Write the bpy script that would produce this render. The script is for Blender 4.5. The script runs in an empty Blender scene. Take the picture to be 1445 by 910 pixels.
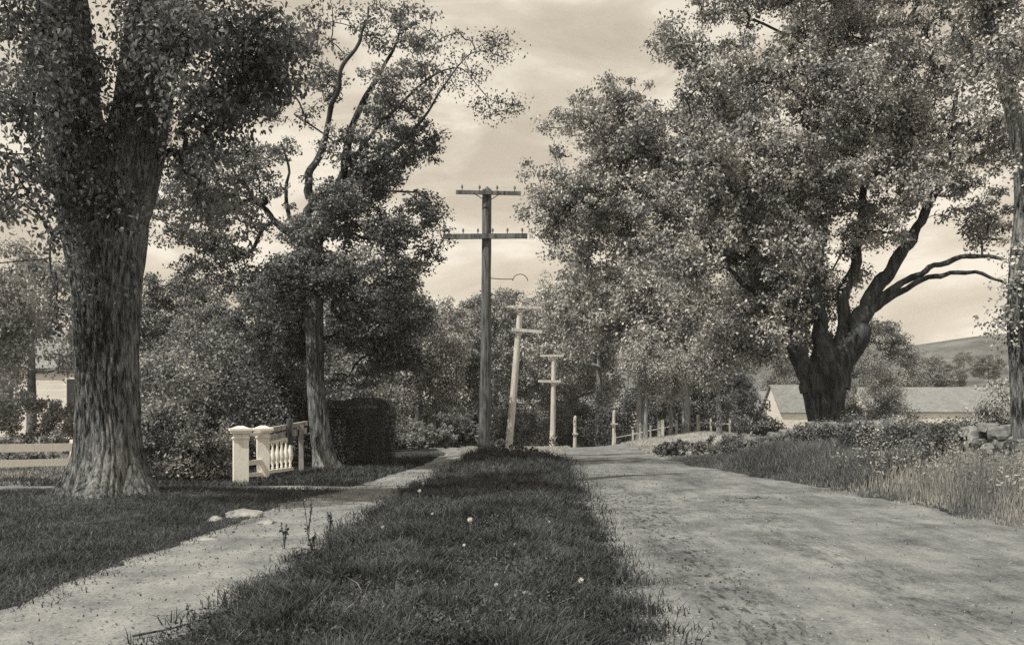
import bpy, math, random
import numpy as np
from mathutils import Vector, noise as mnoise

random.seed(7)
rng = np.random.default_rng(7)
scene = bpy.context.scene
COL = scene.collection

# ------------------------------------------------------------------ camera
EYE = 1.6
FPX = 1400.0
cam_d = bpy.data.cameras.new("camera")
cam = bpy.data.objects.new("camera", cam_d)
COL.objects.link(cam)
cam.location = (0, 0, EYE)
cam.rotation_euler = (math.radians(90), 0, 0)
cam_d.sensor_width = 36.0
cam_d.lens = 36.0 * FPX / 1445.0
cam_d.shift_y = 115.0 / 1445.0
cam_d.clip_end = 3000
scene.camera = cam


def W(px, py, d):
    """where a point seen at (px, py) of the photograph stands when it is d metres away"""
    return Vector(((px - 722.5) / FPX * d, d, EYE + (570 - py) / FPX * d))


# ------------------------------------------------------------------ ground shape
PATH_L = ([-2, 7.9, 9.7, 13.2, 18.7, 27, 32, 46], [-4.25, -4.0, -3.97, -3.7, -3.2, -2.25, -2.1, -4.2])
PATH_R = ([-2, 6.9, 11.8, 20.4, 30, 46], [-2.45, -2.2, -2.02, -1.75, -1.2, -2.8])
ROAD_L = ([-2, 6.9, 13.2, 20.4, 26, 32, 60, 100], [.66, .8, .95, 1.16, 1.4, 1.55, 3.4, 4.2])
ROAD_R = ([-2, 13, 17.9, 23.6, 28.7, 36, 60, 100], [7.1, 6.5, 6.2, 5.1, 4.4, 4.8, 6.4, 7.4])


def fpath_l(y): return np.interp(y, *PATH_L)
def fpath_r(y): return np.interp(y, *PATH_R)
def froad_l(y): return np.interp(y, *ROAD_L)
def froad_r(y): return np.interp(y, *ROAD_R)


def sstep(t):
    t = np.clip(t, 0, 1)
    return t * t * (3 - 2 * t)


def gauss(x, y, cx, cy, sx, sy):
    return np.exp(-(((x - cx) / sx) ** 2 + ((y - cy) / sy) ** 2))


def H(x, y):
    x = np.asarray(x, float); y = np.asarray(y, float)
    s = sstep((y - 31) / 55)
    left = sstep((x + 15) / 8)
    bump = np.clip(1.1 * gauss(x, y, 11, 50, 5.0, 13), 0, 1)
    z = -2.5 * s * left * (1 - bump) + .12 * bump
    z = z - 1.6 * sstep((x - 10) / 10) * sstep((y - 14) / 20) * (1 - s)
    z = z + .24 * gauss(x, y, -6.3, 15.6, 2.7, 2.2) + .14 * gauss(x, y, -.8, 28.4, 1.3, 1.5)
    # the verge between path and road stands a little proud
    c = (fpath_r(y) + froad_l(y)) / 2; w = (froad_l(y) - fpath_r(y)) / 2
    z = z + .11 * np.clip(1 - np.abs((x - c) / np.maximum(w, .3)) ** 3, 0, 1) * (y < 33)
    z = z + .22 * sstep((x - froad_r(y) + .1) / 1.6) * (1 - sstep((y - 23) / 7))
    z = z + .02 * np.sin(x * 1.7 + .6 * y) * np.sin(y * 1.1 - .4 * x)
    far = sstep((y - 120) / 160) * sstep((x + 40) / 160)
    return z + far * 9


def h(x, y): return float(H(x, y))


# ------------------------------------------------------------------ materials
def new_mat(name):
    m = bpy.data.materials.new(name); m.use_nodes = True
    nt = m.node_tree; nt.nodes.clear()
    out = nt.nodes.new("ShaderNodeOutputMaterial")
    return m, nt, out


def N(nt, kind, **kw):
    n = nt.nodes.new(kind)
    for k, v in kw.items():
        if k.startswith("i_"):
            n.inputs[k[2:]].default_value = v
        else:
            setattr(n, k, v)
    return n


def ramp(nt, fac, stops):
    r = nt.nodes.new("ShaderNodeValToRGB")
    e = r.color_ramp.elements
    while len(e) < len(stops): e.new(.5)
    for el, (p, c) in zip(e, stops):
        el.position = p; el.color = (*c, 1)
    nt.links.new(fac, r.inputs[0])
    return r.outputs[0]


def tone(v, warm=0.0):
    """a grey of the sepia print: dark tones lean green-grey, light tones lean buff"""
    t = min(1, max(0, (v - .03) / .5)) + warm
    t = min(1, max(0, t))
    a = np.array([.89, 1.0, 1.09]); b = np.array([1.04, 1.0, .93])
    return tuple(float(q) for q in v * (a * (1 - t) + b * t))


def noise_vec(nt, scale=(1, 1, 1), coord="Object"):
    tc = N(nt, "ShaderNodeTexCoord"); mp = N(nt, "ShaderNodeMapping")
    mp.inputs["Scale"].default_value = scale
    nt.links.new(tc.outputs[coord], mp.inputs[0])
    return mp.outputs[0]


def mat_rough(name, lo, hi, scale=3, vec=(1, 1, 1), detail=8, bump=.3, bump_scale=None, rough=.9, contrast=(.35, .65),
              bdist=.02, spec=.2, mid=None):
    m, nt, out = new_mat(name)
    v = noise_vec(nt, vec)
    n = N(nt, "ShaderNodeTexNoise"); n.inputs["Scale"].default_value = scale; n.inputs["Detail"].default_value = detail
    n.inputs["Roughness"].default_value = .65
    nt.links.new(v, n.inputs["Vector"])
    b = N(nt, "ShaderNodeBsdfPrincipled"); b.inputs["Roughness"].default_value = rough
    b.inputs["Specular IOR Level"].default_value = spec
    st = [(contrast[0], tone(lo)), (contrast[1], tone(hi))]
    nt.links.new(ramp(nt, n.outputs[0], st), b.inputs["Base Color"])
    if bump:
        n2 = N(nt, "ShaderNodeTexNoise"); n2.inputs["Scale"].default_value = bump_scale or scale * 4
        n2.inputs["Detail"].default_value = 8
        nt.links.new(v, n2.inputs["Vector"])
        bp = N(nt, "ShaderNodeBump"); bp.inputs["Strength"].default_value = bump; bp.inputs["Distance"].default_value = bdist
        nt.links.new(n2.outputs[0], bp.inputs["Height"]); nt.links.new(bp.outputs[0], b.inputs["Normal"])
    nt.links.new(b.outputs[0], out.inputs[0])
    return m


def mat_leaf(name, lo, hi, trans=.3, gloss=.35, clump=.6):
    m, nt, out = new_mat(name)
    g = N(nt, "ShaderNodeNewGeometry")
    v = noise_vec(nt, (1, 1, 1))
    n = N(nt, "ShaderNodeTexNoise"); n.inputs["Scale"].default_value = clump; n.inputs["Detail"].default_value = 3
    nt.links.new(v, n.inputs["Vector"])
    a = N(nt, "ShaderNodeMath", operation="MULTIPLY_ADD"); a.inputs[1].default_value = .5
    nt.links.new(g.outputs["Random Per Island"], a.inputs[0])
    a2 = N(nt, "ShaderNodeMath", operation="MULTIPLY_ADD"); a2.inputs[1].default_value = 1.5; a2.inputs[2].default_value = -.5
    nt.links.new(n.outputs[0], a2.inputs[0]); nt.links.new(a2.outputs[0], a.inputs[2])
    col = ramp(nt, a.outputs[0], [(.12, tone(lo)), (.5, tone(lo * .6 + hi * .38)), (.95, tone(hi))])
    d = N(nt, "ShaderNodeBsdfPrincipled"); d.inputs["Roughness"].default_value = gloss
    d.inputs["Specular IOR Level"].default_value = .25
    t = N(nt, "ShaderNodeBsdfTranslucent")
    nt.links.new(col, d.inputs["Base Color"]); nt.links.new(col, t.inputs["Color"])
    mx = N(nt, "ShaderNodeMixShader"); mx.inputs[0].default_value = trans
    nt.links.new(d.outputs[0], mx.inputs[1]); nt.links.new(t.outputs[0], mx.inputs[2])
    nt.links.new(mx.outputs[0], out.inputs[0])
    return m


def mat_bark(name, lo, hi, scale=9, stretch=.12, bump=.8, dist=.03):
    m, nt, out = new_mat(name)
    v = noise_vec(nt, (1, 1, stretch))
    n = N(nt, "ShaderNodeTexNoise"); n.inputs["Scale"].default_value = scale; n.inputs["Detail"].default_value = 9
    n.inputs["Roughness"].default_value = .7
    n.inputs["Distortion"].default_value = .4
    nt.links.new(v, n.inputs["Vector"])
    n2 = N(nt, "ShaderNodeTexNoise"); n2.inputs["Scale"].default_value = 1.1; n2.inputs["Detail"].default_value = 4
    nt.links.new(noise_vec(nt, (1, 1, .5)), n2.inputs["Vector"])
    ad = N(nt, "ShaderNodeMath", operation="MULTIPLY_ADD"); ad.inputs[1].default_value = .45
    nt.links.new(n2.outputs[0], ad.inputs[0]); nt.links.new(n.outputs[0], ad.inputs[2])
    b = N(nt, "ShaderNodeBsdfPrincipled"); b.inputs["Roughness"].default_value = .95
    b.inputs["Specular IOR Level"].default_value = .15
    nt.links.new(ramp(nt, ad.outputs[0], [(.62, tone(lo)), (.72, tone(lo * .65 + hi * .35)), (.86, tone(hi))]), b.inputs["Base Color"])
    bp = N(nt, "ShaderNodeBump"); bp.inputs["Strength"].default_value = bump; bp.inputs["Distance"].default_value = dist
    nt.links.new(n.outputs[0], bp.inputs["Height"]); nt.links.new(bp.outputs[0], b.inputs["Normal"])
    nt.links.new(b.outputs[0], out.inputs[0])
    return m


M = {}
M["bark_big"] = mat_bark("bark_elm", .02, .34, scale=22, stretch=.16, bump=1.0, dist=.07)
M["bark_mid"] = mat_bark("bark_locust", .045, .34, scale=18, stretch=.18, bump=1.0, dist=.04)
M["bark_dark"] = mat_bark("bark_dark", .03, .13)
M["bark_pale"] = mat_bark("bark_pale", .12, .36)
M["leaf_near"] = mat_leaf("leaf_near", .035, .4, .3, .45)
M["leaf_mid"] = mat_leaf("leaf_mid", .035, .42, .25, .5)
M["leaf_elm"] = mat_leaf("leaf_elm", .055, .75, .12, .5, .9)
M["leaf_far"] = mat_leaf("leaf_far", .035, .5, .12, .5, .8)
M["leaf_pale"] = mat_leaf("leaf_pale", .2, .5, .35, .5, .4)
M["leaf_shrub"] = mat_leaf("leaf_shrub", .05, .62, .3, .45, 1.2)
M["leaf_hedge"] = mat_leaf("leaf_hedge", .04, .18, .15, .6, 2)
M["grass_dark"] = mat_leaf("grass_dark", .018, .17, .2, .6, 1.4)
M["grass_lawn"] = mat_leaf("grass_lawn", .035, .17, .2, .6, 1.0)
M["grass_pale"] = mat_leaf("grass_pale", .16, .58, .35, .6, .8)
M["grass_dry"] = mat_leaf("grass_dry", .28, .62, .35, .6, .8)
M["grass_tall"] = mat_leaf("grass_tall", .08, .30, .35, .6, .7)
M["paint"] = mat_rough("white_paint", .62, .82, scale=6, vec=(1, 1, .3), bump=.15, contrast=(.25, .5))
M["old_paint"] = mat_rough("old_paint", .16, .5, scale=5, vec=(1, 1, .3), bump=.2, contrast=(.35, .6))
M["wood_grey"] = mat_rough("weathered_wood", .05, .22, scale=12, vec=(1, 1, .06), bump=.6, bdist=.01)
M["pole_dark"] = mat_rough("pole_wood", .035, .24, scale=20, vec=(1, 1, .07), bump=.8, bdist=.01)
M["pole_pale"] = mat_rough("pole_pale_wood", .34, .62, scale=10, vec=(1, 1, .1), bump=.4, bdist=.01)
M["iron"] = mat_rough("iron", .03, .07, scale=8, bump=.1, rough=.6)
M["glass_ins"] = mat_rough("insulator", .12, .2, scale=8, bump=0, rough=.2, spec=.5)
M["stone"] = mat_rough("field_stone", .05, .30, scale=2.2, bump=.6, bump_scale=14, bdist=.02)
M["stone_pale"] = mat_rough("pale_stone", .12, .42, scale=5, bump=.5, bump_scale=20)
M["shingle"] = None
M["clapboard"] = mat_rough("white_boards", .58, .76, scale=2, vec=(.3, .3, 8), bump=.25, bump_scale=3)
M["petal"] = mat_rough("seed_head", .6, .8, scale=30, bump=.2)
M["window"] = mat_rough("window_glass", .02, .04, scale=2, bump=0, rough=.1, spec=.5)
M["earth"] = mat_rough("earth", .08, .2, scale=4)


def mat_shingle():
    m, nt, out = new_mat("roof_shingles")
    v = noise_vec(nt, (1, 1, 1))
    br = N(nt, "ShaderNodeTexBrick"); br.inputs["Scale"].default_value = 1
    br.inputs["Brick Width"].default_value = .3; br.inputs["Row Height"].default_value = .16
    br.inputs["Mortar Size"].default_value = .012
    br.inputs["Color1"].default_value = (*tone(.24), 1); br.inputs["Color2"].default_value = (*tone(.32), 1)
    br.inputs["Mortar"].default_value = (*tone(.13), 1)
    nt.links.new(noise_vec(nt, (1, 1.4, 1), "Object"), br.inputs["Vector"])
    n = N(nt, "ShaderNodeTexNoise"); n.inputs["Scale"].default_value = 1.2; n.inputs["Detail"].default_value = 6
    nt.links.new(v, n.inputs["Vector"])
    mx = N(nt, "ShaderNodeMix", data_type="RGBA", blend_type="MULTIPLY"); mx.inputs["Factor"].default_value = .6
    nt.links.new(br.outputs[0], mx.inputs["A"]); nt.links.new(ramp(nt, n.outputs[0], [(.3, (.65,) * 3), (.7, (1, 1, 1))]), mx.inputs["B"])
    b = N(nt, "ShaderNodeBsdfPrincipled"); b.inputs["Roughness"].default_value = .9
    nt.links.new(mx.outputs["Result"], b.inputs["Base Color"]); nt.links.new(b.outputs[0], out.inputs[0])
    return m


M["shingle"] = mat_shingle()


def mat_dirt(name, lo, hi, rut=0.0, streak=(1.5, .09, 1)):
    """packed dirt: broad stains, streaks along the way, fine grit"""
    m, nt, out = new_mat(name)
    L = nt.links
    big = N(nt, "ShaderNodeTexNoise"); big.inputs["Scale"].default_value = .9; big.inputs["Detail"].default_value = 10
    big.inputs["Roughness"].default_value = .72
    L.new(noise_vec(nt, (1, .8, 1)), big.inputs["Vector"])
    at_u = N(nt, "ShaderNodeAttribute", attribute_name="lane")
    tcc = N(nt, "ShaderNodeTexCoord"); sp = N(nt, "ShaderNodeSeparateXYZ"); L.new(tcc.outputs["Object"], sp.inputs[0])
    ysc = N(nt, "ShaderNodeMath", operation="MULTIPLY"); ysc.inputs[1].default_value = streak[1]; L.new(sp.outputs[1], ysc.inputs[0])
    cb = N(nt, "ShaderNodeCombineXYZ"); L.new(at_u.outputs["Fac"], cb.inputs[0]); L.new(ysc.outputs[0], cb.inputs[1])
    st = N(nt, "ShaderNodeTexNoise"); st.inputs["Scale"].default_value = streak[0] * 2.2; st.inputs["Detail"].default_value = 9
    st.inputs["Roughness"].default_value = .7
    L.new(cb.outputs[0], st.inputs["Vector"])
    fine = N(nt, "ShaderNodeTexNoise"); fine.inputs["Scale"].default_value = 34; fine.inputs["Detail"].default_value = 5
    fine.inputs["Roughness"].default_value = .75
    L.new(noise_vec(nt), fine.inputs["Vector"])
    a = N(nt, "ShaderNodeMath", operation="MULTIPLY_ADD"); a.inputs[1].default_value = .45
    L.new(st.outputs[0], a.inputs[0]); L.new(big.outputs[0], a.inputs[2])
    a2 = N(nt, "ShaderNodeMath", operation="MULTIPLY_ADD"); a2.inputs[1].default_value = .62
    L.new(fine.outputs[0], a2.inputs[0]); L.new(a.outputs[0], a2.inputs[2])
    sc_ = N(nt, "ShaderNodeMath", operation="MULTIPLY"); sc_.inputs[1].default_value = .8; L.new(a2.outputs[0], sc_.inputs[0])
    col = ramp(nt, sc_.outputs[0], [(.66, tone(lo)), (.82, tone((lo + hi) / 2)), (.98, tone(hi))])
    if rut:
        wv = N(nt, "ShaderNodeTexNoise"); wv.inputs["Scale"].default_value = 4.5; wv.inputs["Detail"].default_value = 7
        wv.inputs["Roughness"].default_value = .7
        L.new(noise_vec(nt, (3.0, .8, 1)), wv.inputs["Vector"])
        msk = N(nt, "ShaderNodeAttribute", attribute_name="rut")
        mm = N(nt, "ShaderNodeMath", operation="MULTIPLY")
        rr = ramp(nt, wv.outputs[0], [(.5, (0, 0, 0)), (.62, (1, 1, 1))])
        L.new(rr, mm.inputs[0]); L.new(msk.outputs["Fac"], mm.inputs[1])
        mx = N(nt, "ShaderNodeMix", data_type="RGBA"); mx.inputs["B"].default_value = (*tone(lo * .42), 1)
        L.new(mm.outputs[0], mx.inputs["Factor"]); L.new(col, mx.inputs["A"])
        col = mx.outputs["Result"]
    b = N(nt, "ShaderNodeBsdfPrincipled"); b.inputs["Roughness"].default_value = .95; b.inputs["Specular IOR Level"].default_value = .1
    L.new(col, b.inputs["Base Color"])
    bp = N(nt, "ShaderNodeBump"); bp.inputs["Strength"].default_value = .7; bp.inputs["Distance"].default_value = .02
    L.new(a2.outputs[0], bp.inputs["Height"]); L.new(bp.outputs[0], b.inputs["Normal"])
    L.new(b.outputs[0], out.inputs[0])
    return m


M["road"] = mat_dirt("road_dirt", .07, .31, rut=1)
M["path"] = mat_dirt("path_dirt", .10, .36, streak=(1.2, .25, 1))


def mat_ground():
    m, nt, out = new_mat("turf")
    L = nt.links
    n = N(nt, "ShaderNodeTexNoise"); n.inputs["Scale"].default_value = 3; n.inputs["Detail"].default_value = 9; n.inputs["Roughness"].default_value = .75
    L.new(noise_vec(nt), n.inputs["Vector"])
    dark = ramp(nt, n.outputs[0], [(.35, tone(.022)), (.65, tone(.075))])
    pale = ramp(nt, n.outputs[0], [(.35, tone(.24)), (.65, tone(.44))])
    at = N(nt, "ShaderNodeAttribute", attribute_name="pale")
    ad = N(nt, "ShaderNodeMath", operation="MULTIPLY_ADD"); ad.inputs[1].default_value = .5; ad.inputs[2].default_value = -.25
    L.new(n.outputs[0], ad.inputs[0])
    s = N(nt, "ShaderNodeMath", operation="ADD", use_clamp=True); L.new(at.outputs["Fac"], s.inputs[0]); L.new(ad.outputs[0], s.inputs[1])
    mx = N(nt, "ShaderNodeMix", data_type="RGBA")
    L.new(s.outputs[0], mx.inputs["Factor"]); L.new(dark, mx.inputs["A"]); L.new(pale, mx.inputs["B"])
    b = N(nt, "ShaderNodeBsdfPrincipled"); b.inputs["Roughness"].default_value = 1; b.inputs["Specular IOR Level"].default_value = .05
    L.new(mx.outputs["Result"], b.inputs["Base Color"])
    bp = N(nt, "ShaderNodeBump"); bp.inputs["Strength"].default_value = .8; bp.inputs["Distance"].default_value = .05
    L.new(n.outputs[0], bp.inputs["Height"]); L.new(bp.outputs[0], b.inputs["Normal"])
    L.new(b.outputs[0], out.inputs[0])
    return m


M["ground"] = mat_ground()

# ------------------------------------------------------------------ object helpers


def tag(o, label=None, cat=None, group=None, kind=None):
    if label: o["label"] = label
    if cat: o["category"] = cat
    if group: o["group"] = group
    if kind: o["kind"] = kind
    return o


def empty(name, loc=(0, 0, 0), rz=0, label=None, cat=None, group=None):
    o = bpy.data.objects.new(name, None); COL.objects.link(o)
    o.location = loc; o.rotation_euler = (0, 0, rz); o.empty_display_size = .3
    return tag(o, label, cat, group)


def mesh_np(name, V, Q, mat, parent=None, smooth=False, T=None, attr=None):
    V = np.asarray(V, np.float32).reshape(-1, 3); Q = np.asarray(Q, np.int32).reshape(-1, 4)
    me = bpy.data.meshes.new(name)
    nt_ = 0 if T is None else len(T)
    me.vertices.add(len(V)); me.vertices.foreach_set("co", V.ravel())
    loops = Q.ravel()
    if nt_: loops = np.concatenate([loops, np.asarray(T, np.int32).ravel()])
    me.loops.add(len(loops)); me.loops.foreach_set("vertex_index", loops.astype(np.int32))
    me.polygons.add(len(Q) + nt_)
    st = np.arange(len(Q)) * 4
    if nt_: st = np.concatenate([st, len(Q) * 4 + np.arange(nt_) * 3])
    me.polygons.foreach_set("loop_start", st.astype(np.int32))
    me.polygons.foreach_set("use_smooth", np.full(len(Q) + nt_, bool(smooth)))
    me.update(calc_edges=True)
    if attr:
        for k, v in attr.items():
            a = me.attributes.new(k, "FLOAT", "POINT"); a.data.foreach_set("value", np.asarray(v, np.float32))
    me.materials.append(mat)
    o = bpy.data.objects.new(name, me); COL.objects.link(o)
    if parent: o.parent = parent
    return o


class MB:
    """collects simple solids into one mesh"""
    def __init__(s): s.v = []; s.q = []; s.t = []
    def add(s, V, Q, T=()):
        b = len(s.v); s.v += [tuple(p) for p in V]
        s.q += [tuple(i + b for i in f) for f in Q]; s.t += [tuple(i + b for i in f) for f in T]
        return s
    def box(s, c, size, rz=0, rx=0, ry=0, taper=1):
        from mathutils import Euler
        R = Euler((rx, ry, rz)).to_matrix(); a, b_, d = (q / 2 for q in size)
        P = []
        for z in (-d, d):
            k = taper if z > 0 else 1
            for x, y in ((-a, -b_), (a, -b_), (a, b_), (-a, b_)):
                P.append(Vector(c) + R @ Vector((x * k, y * k, z)))
        return s.add(P, [(0, 3, 2, 1), (4, 5, 6, 7), (0, 1, 5, 4), (1, 2, 6, 5), (2, 3, 7, 6), (3, 0, 4, 7)])
    def bar(s, p, q, w, t):
        p = Vector(p); q = Vector(q); d = (q - p); up = Vector((0, 0, 1))
        if abs(d.normalized().z) > .95: up = Vector((0, 1, 0))
        x = d.cross(up).normalized() * w / 2; z = x.cross(d).normalized() * t / 2
        P = [p - x - z, p + x - z, p + x + z, p - x + z, q - x - z, q + x - z, q + x + z, q - x + z]
        return s.add(P, [(0, 3, 2, 1), (4, 5, 6, 7), (0, 1, 5, 4), (1, 2, 6, 5), (2, 3, 7, 6), (3, 0, 4, 7)])
    def tube(s, pts, rad, n=8, cap=True):
        V, Q = tube_arrays(pts, rad, n)
        b = len(s.v); s.v += [tuple(p) for p in V]; s.q += [tuple(int(i) + b for i in f) for f in Q]
        if cap:
            m = len(pts)
            for base, pt, fl in ((0, pts[0], 1), ((m - 1) * n, pts[-1], 0)):
                c = len(s.v); s.v.append(tuple(pt))
                for k in range(n):
                    i, j = b + base + k, b + base + (k + 1) % n
                    s.t.append((j, i, c) if fl else (i, j, c))
        return s
    def lathe(s, c, prof, n=12):
        pts = [(c[0], c[1], c[2] + z) for r, z in prof]
        return s.tube(pts, [r for r, z in prof], n)
    def build(s, name, mat, parent=None, smooth=False):
        return mesh_np(name, s.v, s.q if s.q else np.zeros((0, 4)), mat, parent, smooth, s.t if s.t else None)


def tube_arrays(pts, rad, n=6):
    P = np.asarray([tuple(p) for p in pts], float); m = len(P)
    T = np.gradient(P, axis=0); T /= np.maximum(np.linalg.norm(T, axis=1, keepdims=True), 1e-9)
    ref = np.array([.3, 1, .1]) if abs(T[0, 2]) > .7 else np.array([0, 0, 1.0])
    A = np.cross(T, ref); A /= np.maximum(np.linalg.norm(A, axis=1, keepdims=True), 1e-9)
    B = np.cross(T, A)
    th = np.arange(n) * 2 * math.pi / n
    R = np.asarray(rad, float).reshape(m, 1, 1)
    V = P[:, None, :] + R * (np.cos(th)[None, :, None] * A[:, None, :] + np.sin(th)[None, :, None] * B[:, None, :])
    i = np.arange(m - 1)[:, None] * n; k = np.arange(n)[None, :]; k2 = (k + 1) % n
    Q = np.stack([i + k, i + k2, i + n + k2, i + n + k], -1).reshape(-1, 4)
    return V.reshape(-1, 3), Q


def smooth_line(pts, vals, per=5):
    """Catmull-Rom through pts (with a value each)"""
    P = [np.array([*p, v], float) for p, v in zip(pts, vals)]
    P = [2 * P[0] - P[1]] + P + [2 * P[-1] - P[-2]]
    out = []
    for i in range(1, len(P) - 2):
        a, b, c, d = P[i - 1:i + 3]
        for k in range(per):
            t = k / per
            out.append(.5 * ((2 * b) + (-a + c) * t + (2 * a - 5 * b + 4 * c - d) * t * t + (-a + 3 * b - 3 * c + d) * t ** 3))
    out.append(P[-2])
    out = np.array(out)
    return out[:, :3], np.maximum(out[:, 3], .004)


def unit(a): return a / np.maximum(np.linalg.norm(a, axis=-1, keepdims=True), 1e-9)


def leaves(C, size, out_dir=None, droop=.35, up=.5, aspect=.55, six=False, g=None):
    """kite shaped leaves at the points C"""
    g = g or rng; n = len(C)
    s = np.asarray(size) * (.65 + .7 * g.random((n, 1)))
    ax = unit(g.normal(size=(n, 3)) + (0 if out_dir is None else .6 * out_dir) + np.array([0, 0, -droop]))
    nr = g.normal(size=(n, 3)) * (.75 if out_dir is None else .45) + (0 if out_dir is None else .75 * unit(out_dir)) + np.array([0, 0, up])
    side = unit(np.cross(ax, nr)); nn = unit(np.cross(side, ax))
    w = s * aspect * .5
    base = C - ax * s * .5
    if six:
        V = np.stack([base, base + ax * s * .35 + side * w + nn * w * .35, base + ax * s * .8 + side * w * .6 + nn * w * .2 - nn * s * .06,
                      base + ax * s - nn * s * .14, base + ax * s * .8 - side * w * .6 + nn * w * .2 - nn * s * .06,
                      base + ax * s * .35 - side * w + nn * w * .35, base + ax * s * .45, base + ax * s * .8 - nn * s * .05], 1)
        i = np.arange(n)[:, None] * 8
        Q = np.concatenate([i + np.array([[0, 1, 6, 5]]), i + np.array([[1, 2, 7, 6]]), i + np.array([[5, 6, 7, 4]]), i + np.array([[2, 3, 4, 7]])], 0)
        return V.reshape(-1, 3), Q
    V = np.stack([base, base + ax * s * .45 + side * w, base + ax * s, base + ax * s * .45 - side * w], 1)
    Q = np.arange(n * 4).reshape(-1, 4)
    return V.reshape(-1, 3), Q


def foliage(name, clumps, rad, per, size, mat, parent, flat=.75, six=False, droop=.35, g=None, center=None, fall=0, up=.5):
    g = g or rng
    clumps = np.asarray(clumps, float); n = len(clumps)
    R = np.asarray(rad) * (.6 + .8 * g.random((n, 1, 1)))
    off = g.normal(size=(n, per, 3)); off = off / np.linalg.norm(off, axis=-1, keepdims=True) * (g.random((n, per, 1)) ** .5)
    off[..., 2] = off[..., 2] * flat - fall * g.random((n, per)) ** 2
    C = (clumps[:, None, :] + off * R).reshape(-1, 3)
    od = unit(off.reshape(-1, 3))
    V, Q = leaves(C, size, od, droop, up=up, six=six, g=g)
    return mesh_np(name, V, Q, mat, parent)


def sample_ellipsoids(E, n, g=None, shell=.45, gap=.0, gap_scale=.6, seed=0):
    """E rows: cx cy cz rx ry rz weight"""
    g = g or rng
    E = np.asarray(E, float)
    vol = E[:, 3] * E[:, 4] * E[:, 5]; vol = vol ** .8 * E[:, 6]
    out = []
    while len(out) < n:
        k = g.choice(len(E), p=vol / vol.sum()); e = E[k]
        d = g.normal(size=3); d /= np.linalg.norm(d)
        r = (shell + (1 - shell) * g.random()) if g.random() < .75 else g.random() ** .5
        p = e[:3] + d * r * e[3:6]
        if gap and mnoise.noise(Vector(p) * gap_scale + Vector((seed, 0, 0))) < -gap: continue
        out.append(p)
    return np.array(out)


def branches(clumps, nodes, g=None, bend=.12, n=5, tip=.006, k=.0075, maxr=.2, cone=.35):
    """link every clump to the closest limb or branch; returns tube arrays"""
    g = g or rng
    nodes = [np.asarray(p, float) for p in nodes]
    par = [-1] * len(nodes); cnt = [0] * len(nodes); root_n = len(nodes)
    C = np.asarray(clumps); NA = np.array(nodes)
    d0 = np.min(np.linalg.norm(C[:, None] - NA[None], axis=2), axis=1) if len(C) * len(NA) < 4e6 else np.linalg.norm(C - NA[0], axis=1)
    buf = np.zeros((len(nodes) + 4 * len(C) + 8, 3)); buf[:len(nodes)] = NA; m = len(nodes)
    chains = []
    for i in np.argsort(d0):
        c = C[i]
        D = c - buf[:m]; dist = np.linalg.norm(D, axis=1)
        cost = dist + .5 * np.maximum(0, -D[:, 2]) 
        j = int(np.argmin(cost)); L = dist[j]
        if L < .05: continue
        st = 3 if L > .5 else 2
        prev = j; ids = [j]
        perp = g.normal(size=3) * bend * L
        for q in range(1, st + 1):
            t = q / st
            p = buf[j] + (c - buf[j]) * t + perp * math.sin(math.pi * t) * (1 if q < st else 0) + np.array([0, 0, .10 * L * math.sin(math.pi * t)])
            buf[m] = p; par.append(prev); cnt.append(0); prev = m; ids.append(m); m += 1
        chains.append(ids)
        u = prev
        while u >= 0: cnt[u] += 1; u = par[u]
    V = []; Q = []; b = 0
    for ids in chains:
        r = [min(maxr, tip + k * math.sqrt(max(cnt[u], 0))) for u in ids]
        r[0] = min(r[0], r[1] * 1.15)
        v, q = tube_arrays([buf[u] for u in ids], r, n if max(r) > .03 else 3)
        V.append(v); Q.append(q + b); b += len(v)
    return np.concatenate(V), np.concatenate(Q)


def limb_nodes(pts, rad, start=0):
    return [p for p in pts[start:]]


# ------------------------------------------------------------------ terrain, road, paths
def sheet(name, X, Y, Z, mat, attr=None, label=None):
    ny, nx = X.shape
    V = np.stack([X, Y, Z], -1).reshape(-1, 3)
    i = np.arange(ny - 1)[:, None] * nx; j = np.arange(nx - 1)[None]
    Q = np.stack([i + j, i + j + 1, i + nx + j + 1, i + nx + j], -1).reshape(-1, 4)
    o = mesh_np(name, V, Q, mat, smooth=True, attr=attr)
    o["kind"] = "structure"
    return o


def side_path_mask(x, y):
    return (np.abs(y - (18.75 + .05 * (-3 - x))) < .5) & (x < -2.9) & (x > -18)


def on_ways(x, y, m=0.0):
    """inside the road, the footpath or the side path (shrunk by m)"""
    r = (x > froad_l(y) + m) & (x < froad_r(y) - m)
    p = (x > fpath_l(y) + m) & (x < fpath_r(y) - m) & (y < 45)
    s = (np.abs(y - (18.75 + .05 * (-3 - x))) < .36 - m) & (x < -3) & (x > -18)
    d = (x < -9.3 - m) & (x > -30) & (y > 15.5) & (y < 20.5)
    return r | p | s | d


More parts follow.
